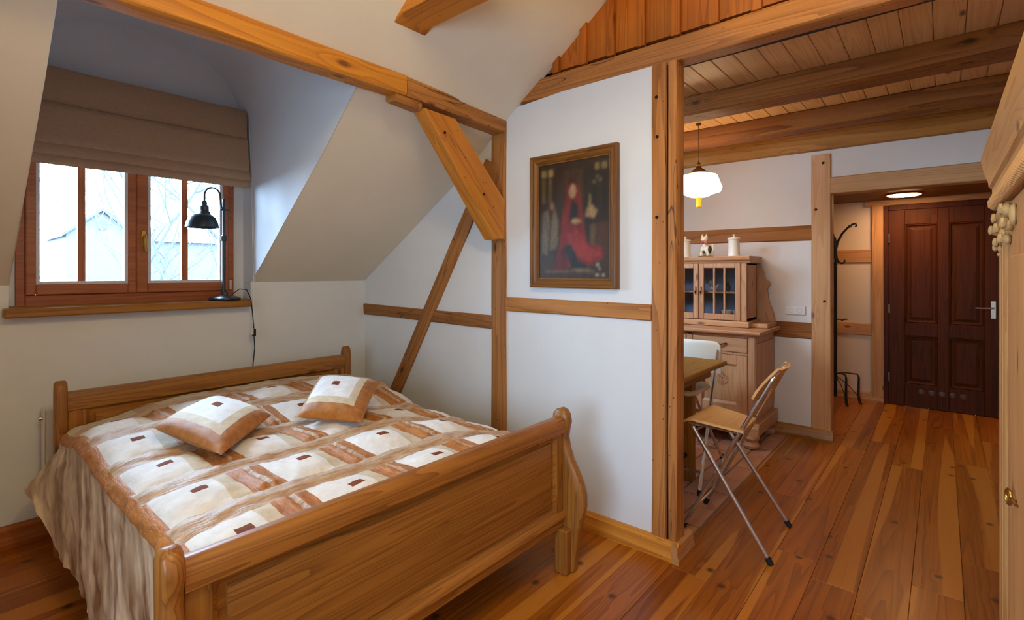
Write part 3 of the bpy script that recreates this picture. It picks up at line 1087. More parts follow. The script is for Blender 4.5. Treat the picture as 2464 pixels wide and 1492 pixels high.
# ------------------------------------------------------------------ bedspread
P0, PR = .51, 1.80      # flat part begins / ends (roll-over beyond)
RL, RR = .085, .13
ST = .0115
PITCH = .345
ROWS = [1.445, 1.79, 2.135, 2.48, 2.825]


def bs_top(u, v):
    z = .628 + .020 * math.sin(math.pi * max(0, min(1, (u - .42) / 1.5)))
    z += .040 * sstep(2.30, 2.75, v) * (1 - .25 * sstep(2.98, 3.16, v))
    z -= .006 * (1 - sstep(1.33, 1.60, v))
    z -= .055 * sstep(1.45, 1.85, u) * (1 - sstep(2.2, 2.75, v))
    z -= .050 * (1 - sstep(.50, .85, u)) * sstep(2.6, 3.1, v)
    z += .016 * noise.noise(Vector((u * 2.3, v * 2.3, 1.))) + .006 * noise.noise(Vector((u * 8, v * 8, 2.)))
    return z


def cell(p, v):
    """kind of cloth at unrolled position p across, v along; and local puff"""
    ci = round((p - .575) / PITCH)
    dx = p - (.575 + ci * PITCH)
    ri = min(range(5), key=lambda i: abs(v - ROWS[i]))
    dy = v - ROWS[ri]
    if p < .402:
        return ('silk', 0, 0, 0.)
    if p < .452:
        return ('border', 0, 0, .3)
    if v > 2.99:
        return ('head' if abs(dx) < .13 else 'tan', 0, 0, .2)
    if abs(dy) > .112:
        return ('tan', 0, 0, .25 + .25 * math.cos((abs(dy) - .172) * 60))
    if abs(dx) > .118:
        if abs(abs(dx) - .1725) < .006:
            return ('tan', 0, 0, .1)
        return ('brown', 0, 0, .3 + .25 * math.cos((abs(dx) - .172) * 75))
    pf = (1 - (dx / .12) ** 2) * (1 - (dy / .115) ** 2)
    if abs(dx) < .0235 and abs(dy) < .0185:
        return ('patch', ci, ri, pf)
    if dx > .060:
        return ('beige', ci, ri, pf)
    return ('white', ci, ri, pf)


arcL, arcR = RL * math.pi / 2, RR * math.pi / 2
DL, DR = .40, .26
pmin, pmax = P0 - arcL - DL, PR + arcR + DR
NP = int(round((pmax - pmin) / ST))
ps = [.402 + (i - int((.402 - pmin) / ST)) * ST for i in range(NP)]
vsb = [1.362 + i * ST for i in range(int((3.165 - 1.362) / ST) + 1)]
verts, idx = [], {}
for i, p in enumerate(ps):
    for j, v in enumerate(vsb):
        k_, ci, ri, pf = cell(p + 1e-4, v + 1e-4)
        puff = .025 * pf
        wr = .0035 * noise.noise(Vector((p * 26, v * 18, 5.))) + .002 * noise.noise(Vector((p * 60, v * 55, 1.)))
        if k_ == 'tan':
            wr += .0022 * math.sin(v * 420 + noise.noise(Vector((p * 7, v * 5, 0))) * 5)
        if k_ in ('brown', 'border'):
            wr += .0022 * math.sin(p * 420 + noise.noise(Vector((p * 7, v * 5, 4))) * 5)
        off = puff + wr
        if p < P0:
            zt_ = bs_top(P0, v)
            q = P0 - p
            flare = sstep(2.75, 3.16, v)
            if q < arcL:
                a = q / RL
                x, z = P0 - (RL + off) * math.sin(a), zt_ - RL + (RL + off) * math.cos(a)
            else:
                d_ = q - arcL
                t_ = d_ / DL
                fold = (.006 * math.sin(v * 13 + d_ * 9 + 2.2 * noise.noise(Vector((v * 2, d_ * 3, 3)))) + .009 * noise.noise(Vector((v * 14 + d_ * 22, d_ * 9, 2.)))
                        + .003 * noise.noise(Vector((v * 34 + d_ * 46, d_ * 14, 6.)))) * (.35 + t_)
                x = P0 - RL - off - .045 * t_ - fold - flare * .075 * t_
                z = zt_ - RL - d_ * (1 - .58 * flare)
        elif p > PR:
            zt_ = bs_top(PR, v)
            q = p - PR
            if q < arcR:
                a = q / RR
                x, z = PR + (RR + off) * math.sin(a), zt_ - RR + (RR + off) * math.cos(a)
            else:
                d_ = q - arcR
                x = PR + RR + off + .02 * (d_ / DR) + .008 * math.sin(v * 22) * d_ / DR
                z = zt_ - RR - d_
        else:
            x, z = p, bs_top(p, v) + off
        y = v
        if k_ == 'silk' and p < P0 - arcL:
            y = v + .05 * sstep(2.8, 3.16, v) * ((P0 - arcL - p) / DL)
        idx[i, j] = len(verts)
        verts.append(Vector((x, y, z)))
groups = {}
for i in range(len(ps) - 1):
    for j in range(len(vsb) - 1):
        k_, ci, ri, pf = cell(ps[i] + ST / 2, vsb[j] + ST / 2)
        key = ('patch', ci, ri) if k_ == 'patch' else ('block', ci, ri) if k_ in ('white', 'beige') else ('base',)
        mi = {'white': 0, 'beige': 1, 'patch': 0, 'silk': 0, 'border': 1, 'brown': 1, 'tan': 2, 'head': 3}[k_]
        groups.setdefault(key, []).append(((idx[i, j], idx[i + 1, j], idx[i + 1, j + 1], idx[i, j + 1]), mi))


def piece(name, faces, mats, parent, along='x'):
    mp, v2, f2, m2 = {}, [], [], []
    for q, mi in faces:
        r_ = []
        for a in q:
            if a not in mp:
                mp[a] = len(v2)
                v2.append(verts[a])
            r_.append(mp[a])
        f2.append(r_)
        m2.append(mi)
    g = G()
    g.v, g.f, g.mi = v2, f2, m2
    return g.obj(name, mats, parent, along=along, smooth=80, fix=False)


bsp = thing('bedspread', 'patchwork bedspread of white, tan and copper squares over the bed', 'bedspread', (1.15, 2.25, .6))
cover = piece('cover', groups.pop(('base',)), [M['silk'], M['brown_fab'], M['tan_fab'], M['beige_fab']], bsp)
for key, faces in sorted(groups.items()):
    if key[0] == 'block':
        piece('quilt_panel', faces, [M['white_fab'], M['beige_fab']], bsp)
    elif key[0] == 'patch':
        piece('quilt_square', faces, [M['patch']], bsp)


# ------------------------------------------------------------------ cushions
def cushion(label, c, h, sq):
    """c: four corners; face pattern split into border, panel and little square"""
    root = thing('cushion', label, 'cushion', sum((Vector(p) for p in c), Vector()) / 4, 'cushions on the bedspread')
    n = 36
    c = [Vector(p) for p in c]
    nrm = (c[1] - c[0]).cross(c[3] - c[0]).normalized()

    def P(a, b, s_):
        x, y = 2 * a - 1, 2 * b - 1
        pin = 1 - .05 * (1 - x * x) * abs(y) ** 3
        pin2 = 1 - .05 * (1 - y * y) * abs(x) ** 3
        x2, y2 = x * pin2, y * pin
        a2, b2 = (x2 + 1) / 2, (y2 + 1) / 2
        q = c[0] * (1 - a2) * (1 - b2) + c[1] * a2 * (1 - b2) + c[2] * a2 * b2 + c[3] * (1 - a2) * b2
        t = max(0., (1 - abs(x) ** 2.6)) ** .55 * max(0., (1 - abs(y) ** 2.6)) ** .55
        wr = .003 * noise.noise(Vector((a * 9, b * 9, h * 50))) * t
        return q + nrm * (s_ * h * t + wr)
    top = {(i, j): P(i / n, j / n, 1) for i in range(n + 1) for j in range(n + 1)}
    bot = {(i, j): P(i / n, j / n, -.8) for i in range(n + 1) for j in range(n + 1)}
    parts = {'border': [], 'panel': [], 'square': []}
    lo, hi = 6, n - 3
    for i in range(n):
        for j in range(n):
            kind = 'border'
            if sq[0] <= i < sq[1] and sq[0] <= j < sq[1]:
                kind = 'panel'
                if sq[2] <= i < sq[3] and sq[2] <= j < sq[3]:
                    kind = 'square'
            parts[kind].append((i, j))
    for kind, cells in parts.items():
        mp, v2, f2, m2 = {}, [], [], []

        def vid(d, key):
            kk = (id(d), key)
            if kk not in mp:
                mp[kk] = len(v2)
                v2.append(d[key])
            return mp[kk]
        for i, j in cells:
            f2.append([vid(top, (i, j)), vid(top, (i + 1, j)), vid(top, (i + 1, j + 1)), vid(top, (i, j + 1))])
            m2.append(1 if kind == 'panel' and (i < sq[0] + 4 or j < sq[0] + 4) else 0)
        if kind == 'border':
            for i in range(n):
                for j in range(n):
                    f2.append([vid(bot, (i, j)), vid(bot, (i, j + 1)), vid(bot, (i + 1, j + 1)), vid(bot, (i + 1, j))])
                    m2.append(0)
        g = G()
        g.v, g.f, g.mi = v2, f2, m2
        mats = {'border': [M['cush_brown']], 'panel': [M['white_fab'], M['beige_fab']], 'square': [M['patch']]}[kind]
        g.obj({'border': 'cushion_cover', 'panel': 'cushion_panel', 'square': 'cushion_square'}[kind], mats, root, along='x', smooth=80, fix=False)
    return root


cushion('larger square cushion with copper border, nearer the left side of the bed', [(.708, 1.985, .690), (1.045, 2.33, .700), (.935, 2.70, .745), (.605, 2.43, .725)], .062, (5, 33, 18, 22))
cushion('square cushion with copper border, nearer the partition wall', [(1.262, 1.945, .690), (1.60, 2.29, .765), (1.40, 2.56, .79), (1.095, 2.215, .70)], .058, (6, 33, 19, 23))

# ------------------------------------------------------------------ painting
pt = thing('framed_painting', 'old dark painting of a red-robed seated figure in a gilt frame', 'painting', (2.28, 1.52, 1.264))
y0, y1, z0, z1 = 1.243, 1.80, 1.266, 2.006
ring = [(0, 2.298), (0, 2.268), (.006, 2.262), (.014, 2.264), (.020, 2.272), (.032, 2.270), (.042, 2.276), (.047, 2.284), (.053, 2.284), (.053, 2.296)]
for k in range(4):
    def C4(d_, x_, kk):
        return [(x_, y1 - d_, z0 + d_), (x_, y0 + d_, z0 + d_), (x_, y0 + d_, z1 - d_), (x_, y1 - d_, z1 - d_)][kk % 4]
    vv = []
    for d_, x_ in ring:
        vv += [C4(d_, x_, k), C4(d_, x_, k + 1)]
    f_ = [[2 * i, 2 * i + 1, 2 * i + 3, 2 * i + 2] for i in range(len(ring) - 1)] + [[2 * (len(ring) - 1), 2 * len(ring) - 1, 1, 0]]
    f_ += [[2 * i for i in range(len(ring))], [2 * i + 1 for i in range(len(ring))][::-1]]
    G().add(vv, f_).obj('frame_side', M['frame_gold'], pt, along='y' if k % 2 == 0 else 'z', smooth=40)
cy0, cy1, cz0, cz1 = y0 + .052, y1 - .052, z0 + .052, z1 - .052


def inpoly(x, y, pl_):
    c = False
    j = len(pl_) - 1
    for i in range(len(pl_)):
        if (pl_[i][1] > y) != (pl_[j][1] > y) and x < (pl_[j][0] - pl_[i][0]) * (y - pl_[i][1]) / (pl_[j][1] - pl_[i][1]) + pl_[i][0]:
            c = not c
        j = i
    return c


def ell(cx, cy, rx, ry, n=18):
    return [(cx + rx * math.cos(2 * math.pi * i / n), cy + ry * math.sin(2 * math.pi * i / n)) for i in range(n)]


paint = [('#35261a', [(0, 0), (1, 0), (1, 1), (0, 1)]), ('#3c2c1e', [(0, 0), (1, 0), (1, .28), (0, .22)]),
         ('#42301c', [(.34, .2), (.66, .2), (.66, .93), (.34, .93)]), ('#2a2418', [(.68, .35), (.98, .38), (.98, .92), (.68, .9)]),
         ('#8c7648', [(.05, .89), (.12, .89), (.12, .95), (.05, .95)]), ('#8c7648', [(.15, .89), (.22, .89), (.22, .95), (.15, .95)]),
         ('#857048', [(.81, .90), (.87, .90), (.87, .95), (.81, .95)]), ('#857048', [(.90, .90), (.97, .90), (.97, .95), (.90, .95)]),
         ('#5c5034', [(.05, .66), (.10, .66), (.10, .87), (.05, .87)]), ('#5c5034', [(.15, .66), (.20, .66), (.20, .87), (.15, .87)]),
         ('#6a5f4c', [(.04, .22), (.13, .2), (.17, .48), (.14, .60), (.06, .58)]), ('#6f6048', [(.16, .24), (.28, .26), (.30, .5), (.24, .62), (.19, .5)]),
         ('#8a6648', ell(.20, .63, .035, .035)), ('#4a2c1c', [(.82, .2), (.98, .2), (.98, .46), (.82, .46)]),
         ('#5c4c30', [(.74, .2), (.81, .2), (.82, .45), (.74, .45)]), ('#7a2420', [(.22, .06), (.48, .1), (.70, .1), (.93, .17), (.90, .26), (.70, .30), (.66, .45), (.62, .66), (.57, .80), (.49, .86), (.42, .80), (.40, .64), (.34, .5), (.32, .3)]),
         ('#8f2c26', [(.40, .38), (.60, .42), (.70, .28), (.90, .20), (.72, .14), (.60, .18), (.48, .26)]), ('#5a1a18', [(.22, .06), (.44, .10), (.40, .26), (.33, .26)]),
         ('#1c2420', [(.38, .27), (.47, .30), (.58, .16), (.74, .10), (.60, .07), (.48, .10), (.44, .16)]), ('#1e2420', [(.45, .48), (.56, .44), (.58, .62), (.50, .68), (.47, .60)]),
         ('#b08a66', ell(.497, .745, .055, .062)), ('#4a1a14', [(.44, .74), (.44, .83), (.50, .86), (.56, .82), (.56, .74), (.54, .80), (.48, .80)]),
         ('#a88460', ell(.55, .485, .07, .022)), ('#a08058', [(.68, .52), (.80, .50), (.84, .56), (.78, .61), (.70, .59)]), ('#8a744a', [(.72, .6), (.76, .6), (.745, .74)]),
         ('#7c6a50', ell(.80, .80, .02, .012)), ('#7c6a50', ell(.88, .81, .02, .012)), ('#7c6a50', ell(.84, .84, .015, .012)),
         ('#cdbfa4', ell(.84, .115, .018, .010)), ('#cdbfa4', ell(.87, .085, .010, .014)), ('#cdbfa4', ell(.84, .03, .022, .008)), ('#cdbfa4', ell(.92, .03, .02, .007)),
         ('#9a8464', [(.5, .075), (.74, .07), (.74, .078), (.5, .083)]), ('#84684a', [(.10, .055), (.80, .055), (.80, .061), (.10, .061)]), ('#84684a', [(.10, .02), (.7, .02), (.7, .026), (.10, .026)])]
nx, ny = 90, 126
g = G()
vv = [(2.288, cy1 - (cy1 - cy0) * i / nx, cz0 + (cz1 - cz0) * j / ny) for j in range(ny + 1) for i in range(nx + 1)]
ff2 = [[j * (nx + 1) + i, j * (nx + 1) + i + 1, (j + 1) * (nx + 1) + i + 1, (j + 1) * (nx + 1) + i] for j in range(ny) for i in range(nx)]
cv = g.add(vv, ff2).obj('canvas', M['picture'], pt, smooth=0, fix=False)
att = cv.data.color_attributes.new('paint', 'FLOAT_COLOR', 'CORNER')
pc = [(srgb(c), pl_) for c, pl_ in paint]
pix = []
for j in range(ny):
    for i in range(nx):
        x, y = (i + .5) / nx, (j + .5) / ny
        col = pc[0][0]
        for c_, pl_ in pc:
            if inpoly(x, y, pl_):
                col = c_
        pix.append(col[:3])
for _ in range(2):
    q2 = []
    for j in range(ny):
        for i in range(nx):
            acc = [0., 0., 0.]
            for dj in (-1, 0, 1):
                for di in (-1, 0, 1):
                    c_ = pix[min(ny - 1, max(0, j + dj)) * nx + min(nx - 1, max(0, i + di))]
                    acc = [acc[k] + c_[k] / 9 for k in range(3)]
            q2.append(acc)
    pix = q2
buf = []
for j in range(ny):
    for i in range(nx):
        k_ = 1 + .35 * noise.noise(Vector((i * .16, j * .05, 2.))) + .2 * noise.noise(Vector((i * .5, j * .4, 7.)))
        buf += ([x * k_ for x in pix[j * nx + i]] + [1.]) * 4
att.data.foreach_set('color', buf)
G().box(2.290, 2.299, y0 + .02, y1 - .02, z0 + .02, z1 - .02, 0).obj('backing', M['subfloor'], pt)

# ------------------------------------------------------------------ desk lamp on the sill
dl = thing('desk_lamp', 'dark blue-black desk lamp with dome shade on the window sill', 'lamp', (1.275, 3.51, 1.1745))
lx, ly = 1.272, 3.51
G().lathe([(.088, 1.1745), (.092, 1.180), (.090, 1.190), (.070, 1.197), (.045, 1.203), (.02, 1.210), (.016, 1.225), (.0, 1.227)], (lx, ly, 0), 28).obj('base', M['lampmetal'], dl)
G().lathe([(.016, 1.21), (.011, 1.235), (.011, 1.55), (.017, 1.555), (.017, 1.585), (.008, 1.59), (.007, 1.80), (.010, 1.805), (.008, 1.82), (0, 1.83)], (lx - .006, ly, 0), 14).obj('pole', M['lampmetal'], dl)
pth = []
for i in range(13):
    a = math.pi * i / 12
    pth.append((1.20 - .045 * math.cos(a) - .0, ly, 1.835 + .052 * math.sin(a)))
pth = [(lx - .004, ly, 1.755), (1.254, ly, 1.765), (1.247, ly, 1.79)] + pth[::-1][0:] + [(1.154, ly, 1.80)]
G().tube(pth, .006, 8).tube([(lx - .03, ly, 1.752), (lx + .03, ly, 1.752)], .006, 8).obj('arm', M['lampmetal'], dl)
scx = 1.138
G().lathe([(.010, 1.80), (.014, 1.79), (.014, 1.775), (.024, 1.765), (.026, 1.735), (.034, 1.728), (.036, 1.715)], (scx + .016, ly, 0), 18).obj('socket', M['lampmetal'], dl)
G().lathe([(.030, 1.722), (.052, 1.712), (.074, 1.692), (.087, 1.66), (.092, 1.632), (.0905, 1.630), (.084, 1.659), (.071, 1.689), (.05, 1.708), (.03, 1.717)], (scx + .004, ly, 0), 28).obj('shade', [M['lampmetal']], dl)
G().ball((scx + .004, ly, 1.68), .026).obj('bulb', M['lampin'], dl)
cordp = [(1.285, 3.45, 1.205), (1.33, 3.43, 1.245), (1.368, 3.418, 1.24), (1.394, 3.413, 1.18), (1.404, 3.413, 1.08), (1.412, 3.414, .99), (1.414, 3.414, .93), (1.418, 3.415, .86), (1.407, 3.416, .74), (1.40, 3.470, .69), (1.40, 3.487, .58), (1.40, 3.488, .3)]
G().tube(cordp, .0032, 6).obj('cord', M['rubber'], dl)
G().box(1.402, 1.424, 3.405, 3.422, .935, .985, .004).obj('cord_switch', M['rubber'], dl)

# ------------------------------------------------------------------ radiator behind the headboard
rd = thing('radiator', 'white panel radiator behind the left end of the headboard', 'radiator', (1.0, 3.43, .12))
g = G()
for i in range(26):
    x = .405 + i * .045
    g.prism([(x, 3.40), (x + .006, 3.392), (x + .036, 3.392), (x + .042, 3.40), (x + .042, 3.41), (x, 3.41)], 'z', .13, .66)
g.box(.405, 1.575, 3.408, 3.416, .13, .66, 0)
g.obj('front_panel', M['white_paint'], rd)
G().box(.405, 1.575, 3.445, 3.46, .13, .66, .003).obj('rear_panel', M['white_paint'], rd)
g = G().box(.40, 1.58, 3.395, 3.465, .658, .668, .002)
for i in range(30):
    g.box(.41 + i * .039, .43 + i * .039, 3.41, 3.45, .666, .672, 0)
g.obj('top_grille', M['white_paint'], rd)
G().box(.398, .405, 3.392, 3.466, .13, .668, .002).obj('side_cover', M['white_paint'], rd)
G().lathe([(.010, 0), (.010, .02), (.006, .024)], (.385, 3.43, .62), 10, axis='x').obj('vent_plug', M['steel'], rd)

# ------------------------------------------------------------------ kitchen table
tb = thing('dining_table', 'brown wooden dining table seen behind the timber post', 'table', (3.0, 1.5, 0))
G().box(2.55, 3.56, 1.115, 1.95, .72, .75, .006).obj('tabletop', M['table'], tb, along='x')
g = G()
g.box(2.62, 3.49, 1.20, 1.222, .64, .72, .003)
g.box(2.62, 3.49, 1.85, 1.872, .64, .72, .003)
g.box(2.62, 2.642, 1.222, 1.85, .64, .72, .003)
g.box(3.468, 3.49, 1.222, 1.85, .64, .72, .003)
g.obj('apron', M['table'], tb, along='x')
for x, y in ((2.65, 1.23), (3.25, 1.255), (2.65, 1.84), (3.46, 1.84)):
    G().prism([(x - .03, y - .03), (x + .03, y - .03), (x + .03, y + .03), (x - .03, y + .03)], 'z', 0.0, .72, bev=.004).obj('leg', M['table'], tb, along='z')

# ------------------------------------------------------------------ folding chairs
def bentseat(c00, c10, c11, c01, th, lipfront):
    """ply seat from four corners (near/rear, far/rear, far/front, near/front), edges turned down"""
    c = [Vector(p) for p in (c00, c10, c11, c01)]
    n, m = 10, 12
    top = {}
    for i in range(n + 1):
        for j in range(m + 1):
            a, b = i / n, j / m
            p = c[0] * (1 - a) * (1 - b) + c[1] * a * (1 - b) + c[2] * a * b + c[3] * (1 - a) * b
            p = p + Vector((0, 0, -.012 * (math.sin(math.pi * a)) * math.sin(math.pi * min(1, b * 1.3) * .9) - .022 * sstep(.86, 1., b) - .012 * sstep(.12, .0, b) * 0))
            top[i, j] = p
    v, f = [], []
    id_ = {}
    for s_ in (0, 1):
        for (i, j), p in top.items():
            id_[s_, i, j] = len(v)
            v.append(p - Vector((0, 0, th * s_)))
    for i in range(n):
        for j in range(m):
            for s_ in (0, 1):
                f.append([id_[s_, i, j], id_[s_, i + 1, j], id_[s_, i + 1, j + 1], id_[s_, i, j + 1]])
    for i in range(n):
        for j in (0, m):
            f.append([id_[0, i, j], id_[0, i + 1, j], id_[1, i + 1, j], id_[1, i, j]])
    for j in range(m):
        for i in (0, n):
            f.append([id_[0, i, j], id_[0, i, j + 1], id_[1, i, j + 1], id_[1, i, j]])
    return G().add(v, f)


ch = thing('folding_chair', 'chrome folding chair with beech seat pulled up to the table', 'chair', (2.78, .84, 0))
RT = .0105
# frame with backrest: feet at +v, running up and back
An0, An1 = Vector((2.625, 1.045, .012)), Vector((2.60, .600, .862))
Af0, Af1 = Vector((2.985, 1.052, .012)), Vector((2.975, .632, .850))
def lerp(a, b, t):
    return a + (b - a) * t
top_n, top_f = lerp(An0, An1, .97), lerp(Af0, Af1, .97)
up_ = (An1 - An0).normalized()
path = [An0, lerp(An0, An1, .5), top_n]
for i in range(1, 6):
    a = math.pi / 2 * i / 5
    path.append(top_n + Vector((.045 * (1 - math.cos(a)), 0, 0)) + up_ * .045 * math.sin(a))
for i in range(5, 0, -1):
    a = math.pi / 2 * i / 5
    path.append(top_f + Vector((-.045 * (1 - math.cos(a)), 0, 0)) + up_ * .045 * math.sin(a))
path += [top_f, lerp(Af0, Af1, .5), Af0]
G().tube(path, RT, 10).obj('back_frame', M['chrome'], ch)
G().tube([lerp(An0, An1, .12), lerp(Af0, Af1, .12)], .007, 8).obj('stretcher', M['chrome'], ch)
Bn0, Bn1 = Vector((2.545, .606, .012)), Vector((2.575, .975, .560))
Bf0, Bf1 = Vector((2.99, .620, .012)), Vector((2.955, .975, .545))
G().tube([Bn0, Bn1], RT, 10).obj('leg', M['chrome'], ch)
G().tube([Bf0, Bf1], RT, 10).obj('leg', M['chrome'], ch)
G().tube([lerp(Bn0, Bn1, .97), lerp(Bf0, Bf1, .97)], .007, 8).obj('stretcher', M['chrome'], ch)
for p, q in ((Bn0, Bn1), (Bf0, Bf1), (An0, An1), (Af0, Af1)):
    d = (q - p).normalized()
    G().tube([p - d * .012, p + d * .022], [.013, .014], 10).obj('foot_cap', M['rubber'], ch)
for p in (lerp(An0, An1, .395), lerp(Af0, Af1, .395)):
    G().lathe([(.008, -.018), (.008, .018)], p, 10, axis='x').obj('pivot', M['steel'], ch)
bentseat((2.575, .730, .585), (2.945, .770, .560), (2.945, 1.03, .600), (2.575, 1.03, .603), .012, 1).obj('seat', M['ply'], ch, along='x', smooth=60)
G().tube([(2.585, .76, .568), (2.585, 1.0, .575)], .006, 6).obj('seat_runner', M['chrome'], ch)
G().tube([(2.945, .79, .545), (2.945, 1.0, .575)], .006, 6).obj('seat_runner', M['chrome'], ch)
# bowed ply backrest
v, f, n = [], [], 10
rows = [(0., .0), (.25, .004), (.5, .006), (.75, .004), (1., -.012)]
for s_ in (0, 1):
    for i in range(n + 1):
        a = i / n
        bow = .030 * (1 - (2 * a - 1) ** 2)
        for b, c_ in rows:
            pn = Vector((2.583, .676 - .110 * b ** 1.25, .742 + .155 * b))
            pf = Vector((2.985, .700 - .088 * b ** 1.25, .736 + .140 * b))
            p = lerp(pn, pf, a) + Vector((0, -bow + .012, 0)) + Vector((0, s_ * .010, s_ * .005))
            v.append(p)
m = len(rows)
o_ = (n + 1) * m
for i in range(n):
    for k in range(m - 1):
        f.append([i * m + k, (i + 1) * m + k, (i + 1) * m + k + 1, i * m + k + 1])
        f.append([o_ + i * m + k, o_ + i * m + k + 1, o_ + (i + 1) * m + k + 1, o_ + (i + 1) * m + k])
    for k in (0, m - 1):
        f.append([i * m + k, (i + 1) * m + k, o_ + (i + 1) * m + k, o_ + i * m + k])
for k in range(m - 1):
    for i in (0, n):
        f.append([i * m + k, i * m + k + 1, o_ + i * m + k + 1, o_ + i * m + k])
G().add(v, f).obj('backrest', M['ply'], ch, along='x', smooth=50)

# second folding chair at the head of the table, cream
c2 = thing('folding_chair', 'chrome folding chair with cream seat and back at the far table end', 'chair', (3.4, 1.4, 0))
a0, a1 = Vector((3.06, 1.12, .012)), Vector((3.74, 1.235, .80))
b0, b1 = Vector((3.06, 1.66, .012)), Vector((3.74, 1.60, .80))
G().tube([a0, lerp(a0, a1, .5), a1], RT, 8).tube([b0, lerp(b0, b1, .5), b1], RT, 8).tube([a1, b1], RT, 8).tube([lerp(a0, a1, .12), lerp(b0, b1, .12)], .008, 8).obj('back_frame', M['chrome'], c2)
e0, e1 = Vector((3.78, 1.22, .012)), Vector((3.30, 1.24, .545))
h0, h1 = Vector((3.78, 1.63, .012)), Vector((3.30, 1.60, .545))
G().tube([e0, e1], RT, 8).tube([h0, h1], RT, 8).tube([lerp(e0, e1, .15), lerp(h0, h1, .15)], .008, 8).obj('leg_frame', M['chrome'], c2)
for p in (a0, b0, e0, h0):
    G().lathe([(.014, -.011), (.014, .02)], p, 8).obj('foot_cap', M['rubber'], c2)
g = G()
g.prism([(3.19, 1.235), (3.24, 1.205), (3.50, 1.205), (3.545, 1.24), (3.545, 1.60), (3.50, 1.64), (3.24, 1.64), (3.19, 1.60)], 'z', .555, .585, bev=.01)
g.obj('seat', M['plyw'], c2, smooth=50)
v, f = [], []
oc = [(1.210, .62), (1.210, .80), (1.216, .825), (1.232, .843), (1.255, .852), (1.60, .852), (1.62, .845), (1.635, .83), (1.64, .80), (1.64, .62)]
G().prism(oc, 'x', 3.725, 3.740, bev=.004).obj('backrest', M['plyw'], c2, smooth=50)
fr_ = G()
fr_.tube([(2.66, 1.25, .17), (3.24, 1.27, .17)], .014, 8)
fr_.obj('stretcher', M['iron'], tb)

# ------------------------------------------------------------------ pendant lamp
pn = thing('pendant_lamp', 'lit white opal pendant lamp hanging above the kitchen table', 'lamp', (3.90, 1.432, 1.85))
pc_ = Vector((3.90, 1.432, 0))
shade = G().lathe([(.04, 2.112), (.07, 2.110), (.125, 2.100), (.142, 2.085), (.178, 1.990), (.172, 1.975), (.105, 1.955), (.095, 1.948), (.060, 1.934), (.018, 1.928), (0, 1.928)], pc_, 8)
shade.obj('lamp_shade', M['opal'], pn, smooth=0)
G().lathe([(.014, 1.850), (.020, 1.857), (.019, 1.92), (.024, 1.928)], pc_, 12).obj('finial', M['amber'], pn)
G().lathe([(.062, 2.110), (.068, 2.118), (.050, 2.138), (.024, 2.155), (.014, 2.172), (.020, 2.180), (.010, 2.195), (.004, 2.21)], pc_, 16).obj('gallery', M['oldbrass'], pn)
G().tube([(3.90, 1.432, 2.20), (3.90, 1.434, 2.50)], .0022, 6).obj('cable', M['oldbrass'], pn)
G().lathe([(.022, 2.500), (.02, 2.488), (.004, 2.482)], (3.90, 1.434, 0), 14).obj('ceiling_cup', M['oldbrass'], pn)

# hall ceiling lamp
hl = thing('ceiling_lamp', 'round lit ceiling lamp in front of the hall door', 'lamp', (6.05, .278, 2.06))
G().lathe([(.125, 2.10), (.128, 2.085), (.118, 2.078), (.0, 2.072)], (6.05, .278, 0), 28).obj('diffuser', M['hall_lit'], hl)
G().lathe([(.140, 2.10), (.142, 2.088), (.130, 2.084), (.128, 2.10)], (6.05, .278, 0), 28).obj('rim', M['brass'], hl)

# ------------------------------------------------------------------ hall door
dr = sempty('door_1', (6.48, .03, 0))
g = G()
g.box(6.455, 6.51, .425, .462, 0, 2.04, .004)
g.box(6.455, 6.51, -.44, -.395, 0, 2.04, .004)
g.box(6.455, 6.51, -.395, .425, 1.985, 2.04, .004)
g.obj('door_frame', M['doorframe'], dr, along='z')
g = G()
x0, x1 = 6.462, 6.498
pan = [(.036, .290, .845, 1.835), (-.300, -.048, .845, 1.835), (.036, .290, .230, .715), (-.300, -.048, .230, .715)]
for q in ((.290, .425, .005, 1.985), (-.048, .036, .005, 1.985), (-.395, -.300, .005, 1.985)):
    g.box(x0, x1, q[0], q[1], q[2], q[3], .003)
for za, zb in ((.005, .230), (.715, .845), (1.835, 1.985)):
    g.box(x0, x1, .036, .290, za, zb, .003)
    g.box(x0, x1, -.300, -.048, za, zb, .003)
leaf = g.obj('door_leaf', M['door'], dr, along='z')
for a, b, za, zb in pan:
    g = G()
    ring = [(0, 6.470), (.010, 6.464), (.022, 6.478), (.034, 6.480), (.058, 6.470)]
    vv = []
    for d_, x_ in ring:
        vv += [(x_, a + d_, za + d_), (x_, b - d_, za + d_), (x_, b - d_, zb - d_), (x_, a + d_, zb - d_)]
    g.add(vv, ff)
    g.box(6.484, 6.494, a, b, za, zb, 0)
    g.obj('door_panel', M['door'], leaf, along='z', smooth=20)
for i in range(5):
    G().lathe([(.026, .004), (.026, -.004), (.017, -.006), (.014, -.001), (0, -.001)], (6.462, .161 - i * .0783, .161), 18, axis='x').obj('vent_ring', M['vent'], leaf)
g = G().box(6.452, 6.462, -.378, -.340, .92, 1.085, .004)
g.tube([(6.455, -.358, 1.02), (6.425, -.358, 1.02), (6.418, -.350, 1.02), (6.416, -.235, 1.018)], .008, 8)
g.obj('door_handle', M['steel'], leaf)
for z in (.28, .98, 1.70):
    G().lathe([(.008, -.045), (.009, -.04), (.009, .04), (.008, .045)], (6.452, .418, z), 10).obj('hinge', M['steel'], dr)

